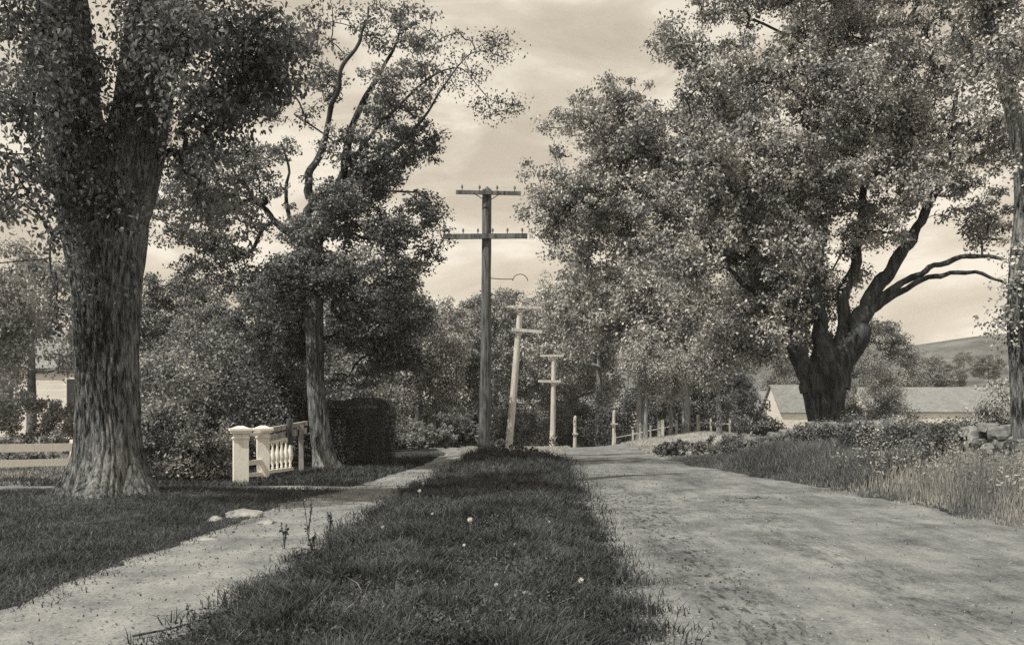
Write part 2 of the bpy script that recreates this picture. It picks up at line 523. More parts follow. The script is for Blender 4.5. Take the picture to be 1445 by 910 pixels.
gx = np.concatenate([-np.geomspace(1500, 20, 30), np.arange(-19.6, 19.6, .16), np.geomspace(20, 1500, 30)])
gy = np.concatenate([[-40, -20, -8], np.arange(-4, 46, .2), np.geomspace(46.4, 2500, 70)])
GX, GY = np.meshgrid(gx, gy)
GZ = H(GX, GY) - .045 * on_ways(GX, GY, .12)
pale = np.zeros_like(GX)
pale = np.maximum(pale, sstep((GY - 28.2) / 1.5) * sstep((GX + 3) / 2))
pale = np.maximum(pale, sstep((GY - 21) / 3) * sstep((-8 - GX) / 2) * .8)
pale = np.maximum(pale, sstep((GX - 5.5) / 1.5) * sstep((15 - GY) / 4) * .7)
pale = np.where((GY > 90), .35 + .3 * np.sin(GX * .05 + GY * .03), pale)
sheet("ground", GX, GY, GZ, M["ground"], {"pale": pale.ravel()})


def wobble(y, s, a):
    return np.array([a * mnoise.noise(Vector((0, float(q) * 1.3, s))) + .5 * a * mnoise.noise(Vector((5, float(q) * 4, s))) for q in y])


def ribbon(name, ya, yb, fl, fr, mat, n=24, step=.22, jl=.1, jr=.1, seed=0, attr_fn=None, lift=.004):
    ys = np.arange(ya, yb, step)
    l = fl(ys) + wobble(ys, seed, jl) - .05; r = fr(ys) + wobble(ys, seed + 9, jr) + .05
    t = np.linspace(0, 1, n)[None]
    X = l[:, None] * (1 - t) + r[:, None] * t; Y = np.repeat(ys[:, None], n, 1)
    edge = np.minimum(t, 1 - t) * (r - l)[:, None]
    Z = H(X, Y) + lift - .05 * (1 - sstep(edge / .10))
    return sheet(name, X, Y, Z, mat, {"rut": (attr_fn(X, Y) if attr_fn else np.zeros_like(X)).ravel(), "lane": (X - fl(Y)).ravel()})


def rut_mask(x, y):
    c = froad_l(y)
    u = x - c
    a = np.exp(-((u - .95) / .42) ** 2) * np.clip((30 - y) / 16, 0, 1) * .75
    b = np.exp(-((u - 2.5) / .5) ** 2) * .35 * np.clip((30 - y) / 16, 0, 1)
    c2 = gauss(x, y, 1.9, 16, 1.1, 1.6) * .8
    return np.clip(1.25 * a + 1.6 * b + c2 + .3 * np.exp(-((u - 4.2) / .4) ** 2), 0, .95)


ribbon("road", -2, 100, froad_l, froad_r, M["road"], n=60, jl=.28, jr=.3, seed=1, attr_fn=rut_mask)
ribbon("footpath", -2, 45, fpath_l, fpath_r, M["path"], n=26, jl=.22, jr=.22, seed=3)
# side path running left to the garden gate, and the pale drive it meets
xs = np.arange(-17.8, -2.75, .2); ts = np.linspace(-1, 1, 9)
X = np.repeat(xs[:, None], 9, 1)
wd = .34 + .1 * np.array([mnoise.noise(Vector((float(q) * .9, 3, 0))) for q in xs]) + .25 * sstep((xs + 3.6) / .8)
Y = 18.75 + .05 * (-3 - X) + ts[None] * wd[:, None]
Z = H(X, Y) + .007 - .05 * (np.abs(ts[None]) > .9)
sheet("garden_path", X[:, ::-1], Y[:, ::-1], Z[:, ::-1], M["path"], {"rut": np.zeros(X.size), "lane": Y.ravel()})
X, Y = np.meshgrid(np.linspace(-30, -9.2, 50), np.linspace(15.4, 20.6, 16))
Z = H(X, Y) + .009 - .06 * ((np.abs(Y - 18) > 2.4) | (X > -9.4))
sheet("driveway", X, Y, Z, M["path"], {"rut": np.zeros(X.size), "lane": Y.ravel()})

# far hill on the right
hx = np.linspace(-260, 900, 90); hy = np.linspace(300, 900, 40)
X, Y = np.meshgrid(hx, hy)
ridge = 32 + 10 * np.sin(X * .012 + 1) + 5 * np.sin(X * .031) + 30 * sstep((X - 160) / 200)
Z = -4 + (ridge) * sstep((Y - 300) / 260) * sstep((X + 260) / 200)
sheet("hills", X, Y, Z, mat_rough("hill_woods", .06, .20, scale=.05, vec=(1, 1, 1), detail=12, bump=1, bump_scale=.12, bdist=4))


# ------------------------------------------------------------------ grass
def blades(name, x, y, hgt, wid, mat, lean=.4, two=True, parent=None):
    n = len(x); z = H(x, y) - .01
    a = rng.random(n) * 2 * math.pi
    side = np.stack([np.cos(a), np.sin(a), np.zeros(n)], 1)
    ld = rng.normal(size=(n, 2)) * lean
    hh = (hgt * (.5 + rng.random(n)))[:, None]
    B = np.stack([x, y, z], 1); w = (wid * (.6 + .8 * rng.random(n)))[:, None]
    L = np.concatenate([ld, np.zeros((n, 1))], 1)
    up = np.array([0, 0, 1.0])
    mid = B + up * hh * .55 + L * hh * .3
    top = B + up * hh * .95 + L * hh
    V = np.stack([B - side * w, B + side * w, mid + side * w * .8, mid - side * w * .8, top + side * w * .12, top - side * w * .12], 1)
    i = np.arange(n)[:, None] * 6
    Q = np.concatenate([i + np.array([[0, 1, 2, 3]]), i + np.array([[3, 2, 4, 5]])], 0)
    o = mesh_np(name, V.reshape(-1, 3), Q, mat, parent)
    return o


def scatter(n, x0, x1, y0, y1, keep, pw=1.6):
    """more points where the view is near"""
    u = rng.random(n)
    a, b = y0 ** (1 - pw), y1 ** (1 - pw)
    y = (a + (b - a) * u) ** (1 / (1 - pw))
    x = x0 + (x1 - x0) * rng.random(n)
    k = keep(x, y)
    return x[k], y[k]


def pnoise(x, y, s, seed=0):
    return np.array([mnoise.noise(Vector((float(a) * s, float(b) * s, seed))) for a, b in zip(x, y)])


def verge_keep(x, y):
    jl = .10 * np.sin(y * 5.1) * np.sin(y * 1.7) + .12 * np.sin(y * 11)
    s1 = .34 * rng.random(len(x)) ** 5; s2 = .5 * rng.random(len(x)) ** 5
    return (x > fpath_r(y) - .0 + jl * .7 - s1) & (x < froad_l(y) + .03 + jl + s2)


x, y = scatter(230000, -2.6, 1.9, 4.6, 28.6, verge_keep, 1.5)
k = pnoise(x, y, 2.6) * 1.6 + rng.random(len(x)) * .9 > -.02
k &= ~((y > 27) & (pnoise(x, y, 1.5, 4) > .15))
x, y = x[k], y[k]
hv = np.interp(y, [5, 12, 30], [.085, .10, .13]) * (1 + 1.3 * np.clip(pnoise(x, y, 1.6, 8), -.5, 1))
tag(blades("verge_grass", x, y, hv, np.interp(y, [5, 30], [.004, .009]), M["grass_dark"], .55), 'dark rough grass covering the strip between footpath and road', 'grass', kind='stuff')
# broad leaved clover and weeds in the verge
x, y = scatter(1500, -2.6, 1.9, 4.6, 28.6, verge_keep, 1.6)
tag(blades("dead_stems", x, y, .09, .0035 + 0 * x, M["grass_dry"], .9), 'bleached dead stems caught in the dark verge grass', 'dead grass', kind='stuff')
x, y = scatter(42000, -2.75, 2.1, 4.6, 28.6, lambda x, y: (x > fpath_r(y) - .22 * rng.random(len(x))) & (x < froad_l(y) + .28 * rng.random(len(x))), 1.6)
C = np.stack([x, y, H(x, y) + .03 + .07 * rng.random(len(x))], 1)
V, Q = leaves(C, .03, None, droop=-.2, up=.8, aspect=.5)
tag(mesh_np("verge_clover", V, Q, M["grass_dark"]), 'low clover leaves mixed through the verge grass', 'clover', kind='stuff')

x, y = scatter(190000, -14, -2.9, 6, 18.6, lambda x, y: (x < fpath_l(y) + .02 + .10 * np.sin(y * 4.3) * np.sin(y * 9) + .4 * rng.random(len(x)) ** 5) & ~((x < -9.2 + .3 * np.sin(y * 3)) & (y > 15.3)), 1.5)
tag(blades("lawn_grass", x, y, .055 * (1 + .8 * np.clip(pnoise(x, y, 1.2, 2), -.5, 1)), np.interp(y, [6, 18], [.0045, .006]), M["grass_lawn"], .6), 'short grass on the bank round the foot of the great elm', 'grass', kind='stuff')

x, y = scatter(60000, -12, -2.0, 19.2, 31, lambda x, y: (x < fpath_l(y) + .05) & ~((x < -8.3) & (rng.random(len(x)) < .6)), 1.2)
tag(blades("hedge_foot_grass", x, y, .10, .009, M["grass_dark"], .6), 'dark grass between the garden path and the clipped hedge', 'grass', kind='stuff')

# right of the road: tall flowering grass, dark near the bend and pale nearer
def right_keep(x, y):
    return (x > froad_r(y) - .05 + .12 * np.sin(y * 3.1) + .08 * np.sin(y * 9) + .3 * rng.normal(size=len(x)) * (rng.random(len(x)) < .25)) & (x < 10.2 - .12 * (y - 12))


x, y = scatter(90000, 4.2, 11, 6, 19.5, right_keep, 1.2)
e = np.clip((x - froad_r(y)) / 1.2, .12, 1)
tag(blades("tall_grass", x, y, .45 * e * (1 + .4 * pnoise(x, y, .9, 5)), .006 + 0 * x, M["grass_pale"], .16), 'pale tall seeding grass lining the right edge of the road', 'tall grass', kind='stuff')
x2, y2 = x[::14], y[::14]
k = (x2 - froad_r(y2)) > .35
x2, y2 = x2[k], y2[k]
hh = .48 + .36 * rng.random(len(x2))
C = np.concatenate([np.stack([x2 + .03 * rng.normal(size=len(x2)), y2, H(x2, y2) + hh * q], 1) for q in (.55, .7, .8, .9, 1)])
V, Q = leaves(C, .06, None, .1, .3, .45)
tag(mesh_np("grass_seed_heads", V, Q, M["grass_pale"]), 'pale seed heads nodding over the tall roadside grass', 'seed heads', kind='stuff')
x, y = scatter(90000, 3.6, 10, 18.3, 30, lambda x, y: (x > froad_r(y) + .05 + .12 * np.sin(y * 3.1)) & (x < 9.2 - .12 * (y - 12)), 1.2)
e = np.clip((x - froad_r(y)) / 1.0, .15, 1)
tag(blades("rank_grass", x, y, .42 * e * np.interp(y, [23.5, 27], [1, .22]) * (1 + .5 * pnoise(x, y, .8, 6)), .010 + 0 * x, M["grass_tall"], .3), 'darker rank grass below the stone wall by the bend', 'tall grass', kind='stuff')

# dry sunny grass on the crest and bank beyond the verge
x, y = scatter(60000, -2, 18, 28.4, 62, lambda x, y: ~on_ways(x, y, .2) & (x > -2.5) & ((y > 29.5) | (x < froad_l(y))) & (rng.random(len(x)) < .9), 1.5)
tag(blades("dry_grass", x, y, .07 * (1 + .8 * pnoise(x, y, .5, 7)), .014 + 0 * x, M["grass_dry"], .6), 'pale sunny grass over the crest beyond the tall pole', 'grass', kind='stuff')
x, y = scatter(50000, -26, -8.8, 20.6, 44, lambda x, y: x < -8.6, 1.3)
tag(blades("garden_grass", x, y, .12, .014 + 0 * x, M["grass_pale"], .4), 'pale garden lawn behind the rail fence at left', 'grass', kind='stuff')

# gravel along the left edge of the road
n = 7000
y = rng.uniform(5.5, 24, n) ** 1.0; x = froad_l(y) + .12 + np.abs(rng.normal(size=n)) * .32
n2 = 9000
ya = rng.uniform(5.5, 26, n2); xa = froad_l(ya) + rng.random(n2) * 5
yb = rng.uniform(5.5, 24, n2); xb = fpath_l(yb) + rng.random(n2) * 1.7
x = np.concatenate([x, xa, xb]); y = np.concatenate([y, ya, yb])
s = .003 + .011 * rng.random(len(x)) ** 4
oct_ = np.array([[1, 0, 0], [0, 1, 0], [-1, 0, 0], [0, -1, 0], [0, 0, .7], [0, 0, -.5]])
V = np.stack([x, y, H(x, y) + .006], 1)[:, None] + oct_[None] * (s[:, None] * (.7 + .6 * rng.random((len(x), 6))))[:, :, None]
f = np.array([[0, 1, 4], [1, 2, 4], [2, 3, 4], [3, 0, 4]])
T = (np.arange(len(x))[:, None, None] * 6 + f[None]).reshape(-1, 3)
tag(mesh_np("gravel", V.reshape(-1, 3), np.zeros((0, 4)), M["stone_pale"], T=T), 'loose pebbles and grit strewn along the road and path', 'gravel', kind='stuff')

# fallen leaves and twigs
nl = 2600
yy = rng.uniform(5.5, 24, nl) ; side_ = rng.random(nl)
xx = np.where(side_ < .45, fpath_l(yy) + rng.random(nl) * (fpath_r(yy) - fpath_l(yy)), np.where(side_ < .8, froad_l(yy) + np.abs(rng.normal(size=nl)) * .9, froad_l(yy) + rng.random(nl) * 5.2))
C = np.stack([xx, yy, H(xx, yy) + .012], 1)
V, Q = leaves(C, .035, None, 0, 2.2, .55)
tag(mesh_np("fallen_leaves", V, Q, M["earth"]), 'small dry leaves and litter lying on the path and road edge', 'leaf litter', kind='stuff')

# leaf litter / clods on the road
for nm, (cx, cy, sx, sy, nn), lab in (("dung_patch", (4.1, 16.7, .28, .1, 26), 'small dark crumbled patch lying on the middle of the road'),):
    mb = MB()
    for i in range(nn):
        px_, py_ = cx + random.gauss(0, sx), cy + random.gauss(0, sy)
        r = random.uniform(.015, .04)
        mb.lathe((px_, py_, h(px_, py_) + .002), [(r * .8, 0), (r, r * .4), (r * .4, r * .8)], 6)
    tag(mb.build(nm, M["earth"]), lab, 'clods', kind='stuff')

# ------------------------------------------------------------------ stones, stick, flowers, weeds


def rock(name, loc, r, label, cat="stone", mat="stone_pale", group=None, seed=0):
    import bmesh
    bm = bmesh.new(); bmesh.ops.create_icosphere(bm, subdivisions=3, radius=1)
    for v in bm.verts:
        q = v.co.copy()
        f = 1 + .35 * mnoise.noise(q * 1.1 + Vector((seed, 0, 0))) + .12 * mnoise.noise(q * 3 + Vector((0, seed, 0)))
        v.co = Vector((q.x * r[0], q.y * r[1], q.z * r[2])) * f
    me = bpy.data.meshes.new(name); bm.to_mesh(me); bm.free(); me.materials.append(M[mat])
    o = bpy.data.objects.new(name, me); COL.objects.link(o); o.location = loc
    return tag(o, label, cat, group)


rock("stone", (-3.72, 13.75, h(-3.72, 13.75) + .03), (.26, .14, .09), 'largest pale stone lying at the left edge of the footpath', group='stones beside the footpath', seed=1)
rock("stone", (-3.98, 13.3, h(-3.98, 13.3) + .02), (.10, .08, .06), 'small pale stone just in front of the large footpath stone', group='stones beside the footpath', seed=2)
rock("stone", (-3.25, 13.1, h(-3.35, 13.1) + .0), (.14, .1, .05), 'low flat stone right of the large one, set in the path dirt', group='stones beside the footpath', seed=5)
rock("stone", (-3.62, 11.6, h(-3.62, 11.6) - .01), (.16, .08, .04), 'half buried grey stone on the path edge nearer than the others', group='stones beside the footpath', seed=8)
rock("stone", (.02, 7.75, h(.02, 7.75) + .02), (.13, .08, .045), 'flat pale stone showing through the near verge grass', group='stones in the verge', seed=11)
rock("stone", (-.25, 7.55, h(-.25, 7.55) + .02), (.10, .06, .04), 'smaller pale stone left of the flat one in the verge', group='stones in the verge', seed=12)
mb = MB(); mb.tube(smooth_line([(-2.58, 6.75, h(-2.6, 6.75) + .03), (-2.3, 6.95, h(-2.3, 6.95) + .05), (-1.95, 7.3, h(-1.95, 7.3) + .09)], [.009, .008, .004])[0], np.linspace(.009, .004, 11), 6)
tag(mb.build("stick", M["bark_dark"]), 'thin dark stick lying across the near end of the footpath', 'stick')

def make_dandelion():
    root = empty("dandelion", (0, 0, 0))
    mb = MB(); mb.tube([(0, 0, 0), (.005, .003, .07), (0, 0, .13)], [.003, .0025, .002], 5); mb.build("stem", M["grass_pale"], root)
    g = np.random.default_rng(3); d = unit(g.normal(size=(90, 3))); C = d * .016 + np.array([0, 0, .14])
    V, Q = leaves(C, .018, d * 4, 0, 0, .5, g=g)
    V2 = MB(); V2.lathe((0, 0, .126), [(.003, 0), (.012, .004), (.016, .012), (.012, .022), (.004, .028)], 8)
    vv = np.concatenate([V, np.array(V2.v)]); qq = np.concatenate([Q, np.array(V2.q) + len(V)])
    mesh_np("seed_head", vv, qq, M["petal"], root)
    return root


def kids(o): return [c for c in bpy.data.objects if c.parent == o]


def copy_tree(o, parent=None):
    c = o.copy(); COL.objects.link(c); c.parent = parent
    for ch in kids(o): copy_tree(ch, c)
    return c


spots = [(663, 765, 11.2, 1.2, 'biggest white dandelion clock in the middle of the verge'), (820, 850, 8.0, .9, 'white dandelion clock near the right edge of the verge'),
         (597, 702, 17, 1.1, None), (592, 718, 15.5, 1.1, None), (655, 805, 9.6, .7, None), (540, 770, 11.3, .8, None), (727, 795, 9.8, .7, None), (700, 704, 17, .9, None),
         (610, 745, 12.6, .7, None), (590, 838, 8.4, .5, None), (775, 760, 12, .6, None), (700, 870, 7.7, .7, None)]
dand = make_dandelion()
for i, (px, py, d, sc, lab) in enumerate(spots):
    o = dand if i == 0 else copy_tree(dand)
    p = W(px, py, d); o.location = (p.x, p.y, h(p.x, p.y)); o.scale = (1.1 * sc,) * 3; o.rotation_euler.z = i * 1.3
    tag(o, lab or 'small white dandelion clock standing in the dark verge grass', 'dandelion', 'dandelion clocks in the verge')


def weed(x, y, hgt, seed, label, group=None, leafy=True, mat="grass_dark"):
    g = np.random.default_rng(seed)
    root = empty("weed", (x, y, h(x, y)), 0, label, "weed", group)
    mb = MB(); pts_leaf = []
    for s in range(3):
        a = g.random() * 6.28; ln = hgt * (.6 + .4 * g.random())
        pts = [(0, 0, 0), (.05 * math.cos(a) * ln, .05 * math.sin(a) * ln, ln * .5), (.14 * math.cos(a) * ln, .14 * math.sin(a) * ln, ln)]
        P, R = smooth_line(pts, [.004, .003, .0015], 5); mb.tube(P, R, 5)
        for q in range(22):
            t = g.random() ** .8; k = int(t * (len(P) - 1)); pts_leaf.append(P[k] + g.normal(size=3) * .02 * (1.4 - t))
    mb.build("stem", M["bark_dark"], root)
    V, Q = leaves(np.array(pts_leaf), .045, None, -.1, .4, .4, g=g)
    mesh_np("foliage", V, Q, M[mat], root)
    return root


weed(-2.38, 11.6, .62, 1, 'tallest dark weed stalk standing at the verge edge by the footpath', 'weeds at the path edge')
weed(-2.2, 12.0, .42, 2, 'middle dark weed stalk right of the tallest at the path edge', 'weeds at the path edge')
weed(-2.5, 10.9, .34, 3, 'short bushy dark weed left of the tallest stalk', 'weeds at the path edge')
weed(-2.1, 10.4, .30, 4, 'low weed nearest the camera on the left verge edge', 'weeds at the path edge')
weed(-1.7, 15.2, .34, 5, 'lone thin weed further up the verge edge by the path', 'weeds at the path edge')


# ------------------------------------------------------------------ trees
def px_ell(rows, s=1.0):
    """rows: px, py, distance, half width px, half height px, half depth m, weight"""
    out = []
    for (px, py, d, rx, ry, rd, w) in rows:
        p = W(px, py, d); out.append((p.x, p.y, p.z, rx / FPX * d * s, rd, ry / FPX * d * s, w))
    return out


def limb(rows):
    """rows: px, py, distance, half width px"""
    return smooth_line([W(a, b, d) for a, b, d, r in rows], [r / FPX * d for a, b, d, r in rows], 6)


def rough_tube(P, R, n, ridge=.05, seed=0, flare=None, k=9):
    """trunk with furrowed bark and root flare"""
    V, Q = tube_arrays(P, R, n)
    m = len(P); V = V.reshape(m, n, 3); c = np.asarray(P)[:, None, :]
    D = V - c
    for i in range(m):
        z = P[i][2]
        for j in range(n):
            th = 2 * math.pi * j / n
            wv = mnoise.noise(Vector((math.cos(th) * 1.5, math.sin(th) * 1.5, z * .7 + seed)))
            rr = abs(math.sin(th * k * .7 + 5 * wv + 3.4 * mnoise.noise(Vector((math.cos(th) * 3, math.sin(th) * 3, z * 1.6 + seed))))) ** .55 - .6
            lump = mnoise.noise(Vector((math.cos(th) * .8 + seed, math.sin(th) * .8, z * .35)))
            f = 1 + ridge * rr + .10 * lump + ridge * .6 * mnoise.noise(Vector((math.cos(th) * 7, math.sin(th) * 7, z * 2.2)))
            if flare is not None:
                fz = max(0.0, 1 - (z - flare[0]) / flare[1])
                f += flare[2] * fz ** 2.6 * (.55 + .75 * abs(math.sin(th * 2.5 + seed)) ** 1.4)
            D[i, j] *= f
    return (c + D).reshape(-1, 3), Q


def merge_tubes(parts):
    V = []; Q = []; b = 0
    for v, q in parts: V.append(v); Q.append(np.asarray(q) + b); b += len(v)
    return np.concatenate(V), np.concatenate(Q)


def localize(o, root):
    """children keep world coordinates in their mesh: shift them to the root"""
    me = o.data; n = len(me.vertices); a = np.empty(n * 3, np.float32); me.vertices.foreach_get("co", a)
    a = a.reshape(-1, 3) - np.array(root.location, np.float32); me.vertices.foreach_set("co", a.ravel()); me.update()


def settle(root):
    for c in kids(root):
        if c.type == "MESH": localize(c, root)
        for g_ in kids(c):
            if g_.type == "MESH": localize(g_, root)


# ---- great elm at left, trunk forking near the top of the picture
b = W(153, 700, 15.5)
elm = empty("elm_tree", (b.x, b.y, h(b.x, b.y)), 0, 'huge old tree at left with deeply furrowed trunk forking high up', 'tree')
z0 = h(b.x, b.y)
dd = 15.5
trunk = limb([(152, 712, dd, 50), (153, 660, dd, 47), (152, 600, dd, 43), (151, 500, dd, 41), (151, 400, dd, 46), (149, 320, dd, 57), (146, 255, dd, 61), (146, 215, dd, 52)])
tl = limb([(138, 345, dd, 36), (120, 245, dd, 44), (104, 170, dd - .1, 39), (95, 80, dd - .3, 35), (84, -20, dd - .6, 32), (60, -160, dd - 1, 27), (10, -330, dd - 1.5, 18), (-40, -470, dd - 2, 8)])
tr = limb([(160, 345, dd, 36), (180, 250, dd, 44), (199, 165, dd, 39), (213, 60, dd, 36), (232, -60, dd + .2, 32), (270, -200, dd + .5, 24), (330, -340, dd + 1, 15), (380, -460, dd + 1.5, 7)])
def kink(P, R, amp=.5, seed=0):
    P = np.array(P); n = len(P)
    for i in range(2, n - 1):
        q = Vector((i * .33, seed * 3.7 + .5, .3)); a = amp * (R[i] * .6 + .05) * min(1, i / 6)
        P[i] += a * np.array([mnoise.noise(q) * 2, mnoise.noise(q + Vector((0, 9, 0))) * 2, mnoise.noise(q + Vector((0, 0, 9))) * 2])
    return P, np.array(R) * (1 + .08 * np.sin(np.arange(n) * 1.7 + seed))


def densify(P, R, k):
    t = np.linspace(0, len(P) - 1, k); i = np.arange(len(P))
    return np.stack([np.interp(t, i, P[:, a]) for a in range(3)], 1), np.interp(t, i, R)
tr_parts = []
for (P, R), kk, nn, fl in ((trunk, 170, 150, (z0, 1.05, .42)), (tl, 110, 90, None), (tr, 110, 90, None)):
    P, R = densify(P, R, kk); tr_parts.append(rough_tube(P, R, nn * 2, .075, seed=3, flare=fl, k=19))
V, Q = merge_tubes(tr_parts)
mesh_np("trunk", V, Q, M["bark_big"], elm, True)
g = np.random.default_rng(11)
E_left = px_ell([(50, 110, 13.5, 60, 110, 1.6, 1.3), (45, 260, 14, 50, 110, 1.5, 1.1), (35, 400, 14.5, 45, 90, 1.2, .6), (20, 10, 14, 110, 60, 2, 1.2)])
E_right = px_ell([(300, 90, 14.5, 90, 90, 1.6, 1.6), (370, 70, 14.8, 75, 70, 1.4, 1.5), (280, 200, 15, 50, 85, 1.2, .8), (410, 110, 14.5, 30, 40, .8, .5), (330, 290, 15.5, 80, 45, 1.2, .35)])
E_front = px_ell([(215, 70, 14.2, 60, 90, .6, 1.3), (90, 90, 14.2, 60, 90, .6, 1.3), (150, 290, 14.6, 60, 50, .4, .9), (110, 180, 16.4, 40, 110, .6, .3)])
E_top = [(-9.5, 13.5, 13.5, 4.0, 3.4, 2.6, 1.0), (-4.6, 16.5, 13.8, 3.6, 3.4, 2.6, 1.0), (-7, 15.5, 16.5, 4.5, 3.8, 2.4, .8)]
E_above = px_ell([(180, -90, 14.5, 260, 70, 2.2, 1.5)])
cl = np.concatenate([sample_ellipsoids(E_left, 140, g, gap=.03, gap_scale=1.2), sample_ellipsoids(E_right, 190, g, gap=.02, gap_scale=1.3, seed=4),
                     sample_ellipsoids(E_front, 75, g, gap=.15, gap_scale=1.5, seed=9), sample_ellipsoids(E_above, 90, g)])
top = sample_ellipsoids(E_top, 36, g)
nodes = np.concatenate([tl[0][6:], tr[0][6:]])
V, Q = branches(np.concatenate([cl, top]), nodes, g, bend=.16, maxr=.10, k=.0055, tip=.004)
mesh_np("branch", V, Q, M["bark_dark"], elm, True)
o = foliage("crown", cl, .36, 52, .085, M["leaf_near"], elm, flat=.9, six=True, droop=.9, g=g, fall=.5)
o2 = foliage("upper_crown", top, .7, 45, .13, M["leaf_near"], elm, droop=.6, g=g)
# young shoots growing on the bark
pts = []
for P, R, m_, lo in ((trunk[0], trunk[1], 30, 22), (tl[0], tl[1], 90, 3), (tr[0], tr[1], 75, 3)):
    for i in range(m_):
        k = g.integers(min(lo, len(P) - 4), len(P) - (1 if lo > 5 else 16)); th = g.uniform(-2.6, -.4)
        pts.append(P[k] + np.array([math.cos(th), math.sin(th), 0]) * (R[k] * 1.08 + .06) + g.normal(size=3) * .05)
foliage("shoots", pts, .22, 26, .075, M["leaf_near"], elm, six=True, droop=.8, g=g, fall=.6)
settle(elm)

# ---- locust by the gate
b = W(452, 664, 24.3)
loc = empty("locust_tree", (b.x, b.y, h(b.x, b.y)), 0, 'slender forked tree with pale trunk beside the white gate fence', 'tree')
z0 = h(b.x, b.y); dd = 24.3
lt = limb([(462, 672, dd, 15), (455, 630, dd, 14), (447, 560, dd, 12), (444, 480, dd, 12), (441, 420, dd, 15), (440, 370, dd, 17), (438, 330, dd, 16)])
l1 = limb([(436, 360, dd, 13), (436, 290, dd, 11), (440, 245, dd, 9), (456, 190, dd, 7), (470, 150, dd - .3, 6), (486, 95, dd - .6, 5), (512, 45, dd - .8, 3.5), (520, 10, dd - .8, 2)])
l2 = limb([(444, 350, dd, 13), (462, 320, dd, 11), (478, 280, dd, 10), (486, 230, dd + .3, 9), (500, 170, dd + .5, 8), (535, 110, dd + .5, 5), (560, 60, dd + .3, 3), (566, 15, dd, 2)])
l3 = limb([(432, 370, dd, 11), (408, 330, dd, 9), (386, 310, dd + .5, 7), (360, 280, dd + .8, 5), (330, 240, dd + 1, 3)])
l4 = limb([(480, 270, dd, 6), (520, 235, dd - .5, 5), (570, 200, dd - 1, 4), (620, 130, dd - 1.4, 2.4), (660, 80, dd - 1.6, 1.6), (700, 66, dd - 1.6, 1)])
l5 = limb([(422, 330, dd, 6), (404, 290, dd - .3, 5), (408, 240, dd - .6, 3), (396, 200, dd - .8, 1.5)])
l6 = limb([(490, 235, dd, 5), (560, 150, dd - .5, 3.5), (640, 95, dd - 1.2, 1.8), (690, 140, dd - 1.6, 1), (740, 150, dd - 1.8, .7)])
parts_ = []
P, R = densify(*lt, 90); parts_.append(rough_tube(P, R, 90, .11, seed=5, flare=(z0, .7, .5), k=9))
l1, l2, l3, l4, l5, l6 = [kink(P_, R_ * .6, .7, i_) for i_, (P_, R_) in enumerate((l1, l2, l3, l4, l5, l6))]
for L_ in (l1, l2, l3, l4, l5, l6): parts_.append(rough_tube(L_[0], L_[1], 12, .04, seed=2, k=3))
nl = len(parts_[0][0]); mesh_np("trunk", *parts_[0], M["bark_mid"], loc, True)
V, Q = merge_tubes(parts_[1:]); mesh_np("limb", V, Q, M["bark_dark"], loc, True)
g = np.random.default_rng(21)
E = px_ell([(500, 500, dd + 1.2, 90, 50, 1.4, .9), (370, 440, dd + .5, 70, 60, 1.4, 1), (430, 300, dd - .8, 60, 50, .8, .8), (560, 120, dd - .6, 70, 50, 1.4, 1.1), (540, 210, dd, 95, 60, 1.6, 1.3), (530, 300, dd, 85, 60, 1.8, 1.4), (500, 400, dd - .2, 105, 55, 2, 1.7),
            (540, 450, dd, 70, 50, 1.5, 1.2), (400, 400, dd, 70, 50, 1.6, 1.2), (310, 250, dd + .3, 80, 60, 1.6, 1.2), (330, 340, dd + .6, 80, 50, 1.6, .6), (370, 180, dd, 50, 70, 1.2, .6),
            (570, 470, dd + .8, 55, 60, 1.2, .9), (590, 330, dd, 45, 60, 1.2, .7), (440, 395, dd - 1.3, 90, 55, .8, 1.5), (470, 330, dd - 1, 60, 50, .8, 1.0), (265, 300, dd, 60, 60, 1.4, .9), (440, 110, dd, 70, 70, 1, .5), (400, 200, dd - .8, 30, 30, .6, .4), (560, 40, dd - .4, 80, 30, 1.2, .9), (400, 470, dd + 1, 80, 55, 1.2, 1.0), (290, 380, dd + 1.5, 60, 40, 1.2, .4), (450, 20, dd, 70, 25, 1, .35)])
cl = sample_ellipsoids(E, 1500, g, gap=.12, gap_scale=.9, seed=2)
sp = sample_ellipsoids(px_ell([(700, 60, dd - 1.5, 45, 25, .7, 1), (700, 145, dd - 1.6, 50, 18, .6, 1), (640, 90, dd - 1.2, 50, 40, .8, 1.2), (600, 345, dd - .4, 30, 16, .6, .4)]), 42, g)
nodes = np.concatenate([q[0][5:] for q in (l1, l2, l3, l4, l5, l6)] + [lt[0][-14:]])
V, Q = branches(np.concatenate([cl, sp]), nodes, g, bend=.15, maxr=.06, k=.005, tip=.004)
mesh_np("branch", V, Q, M["bark_dark"], loc, True)
foliage("crown", cl, .33, 68, .085, M["leaf_mid"], loc, flat=.45, droop=.4, g=g, fall=.25)
foliage("outer_spray", sp, .42, 50, .07, M["leaf_mid"], loc, flat=.5, g=g, fall=.3)
settle(loc)

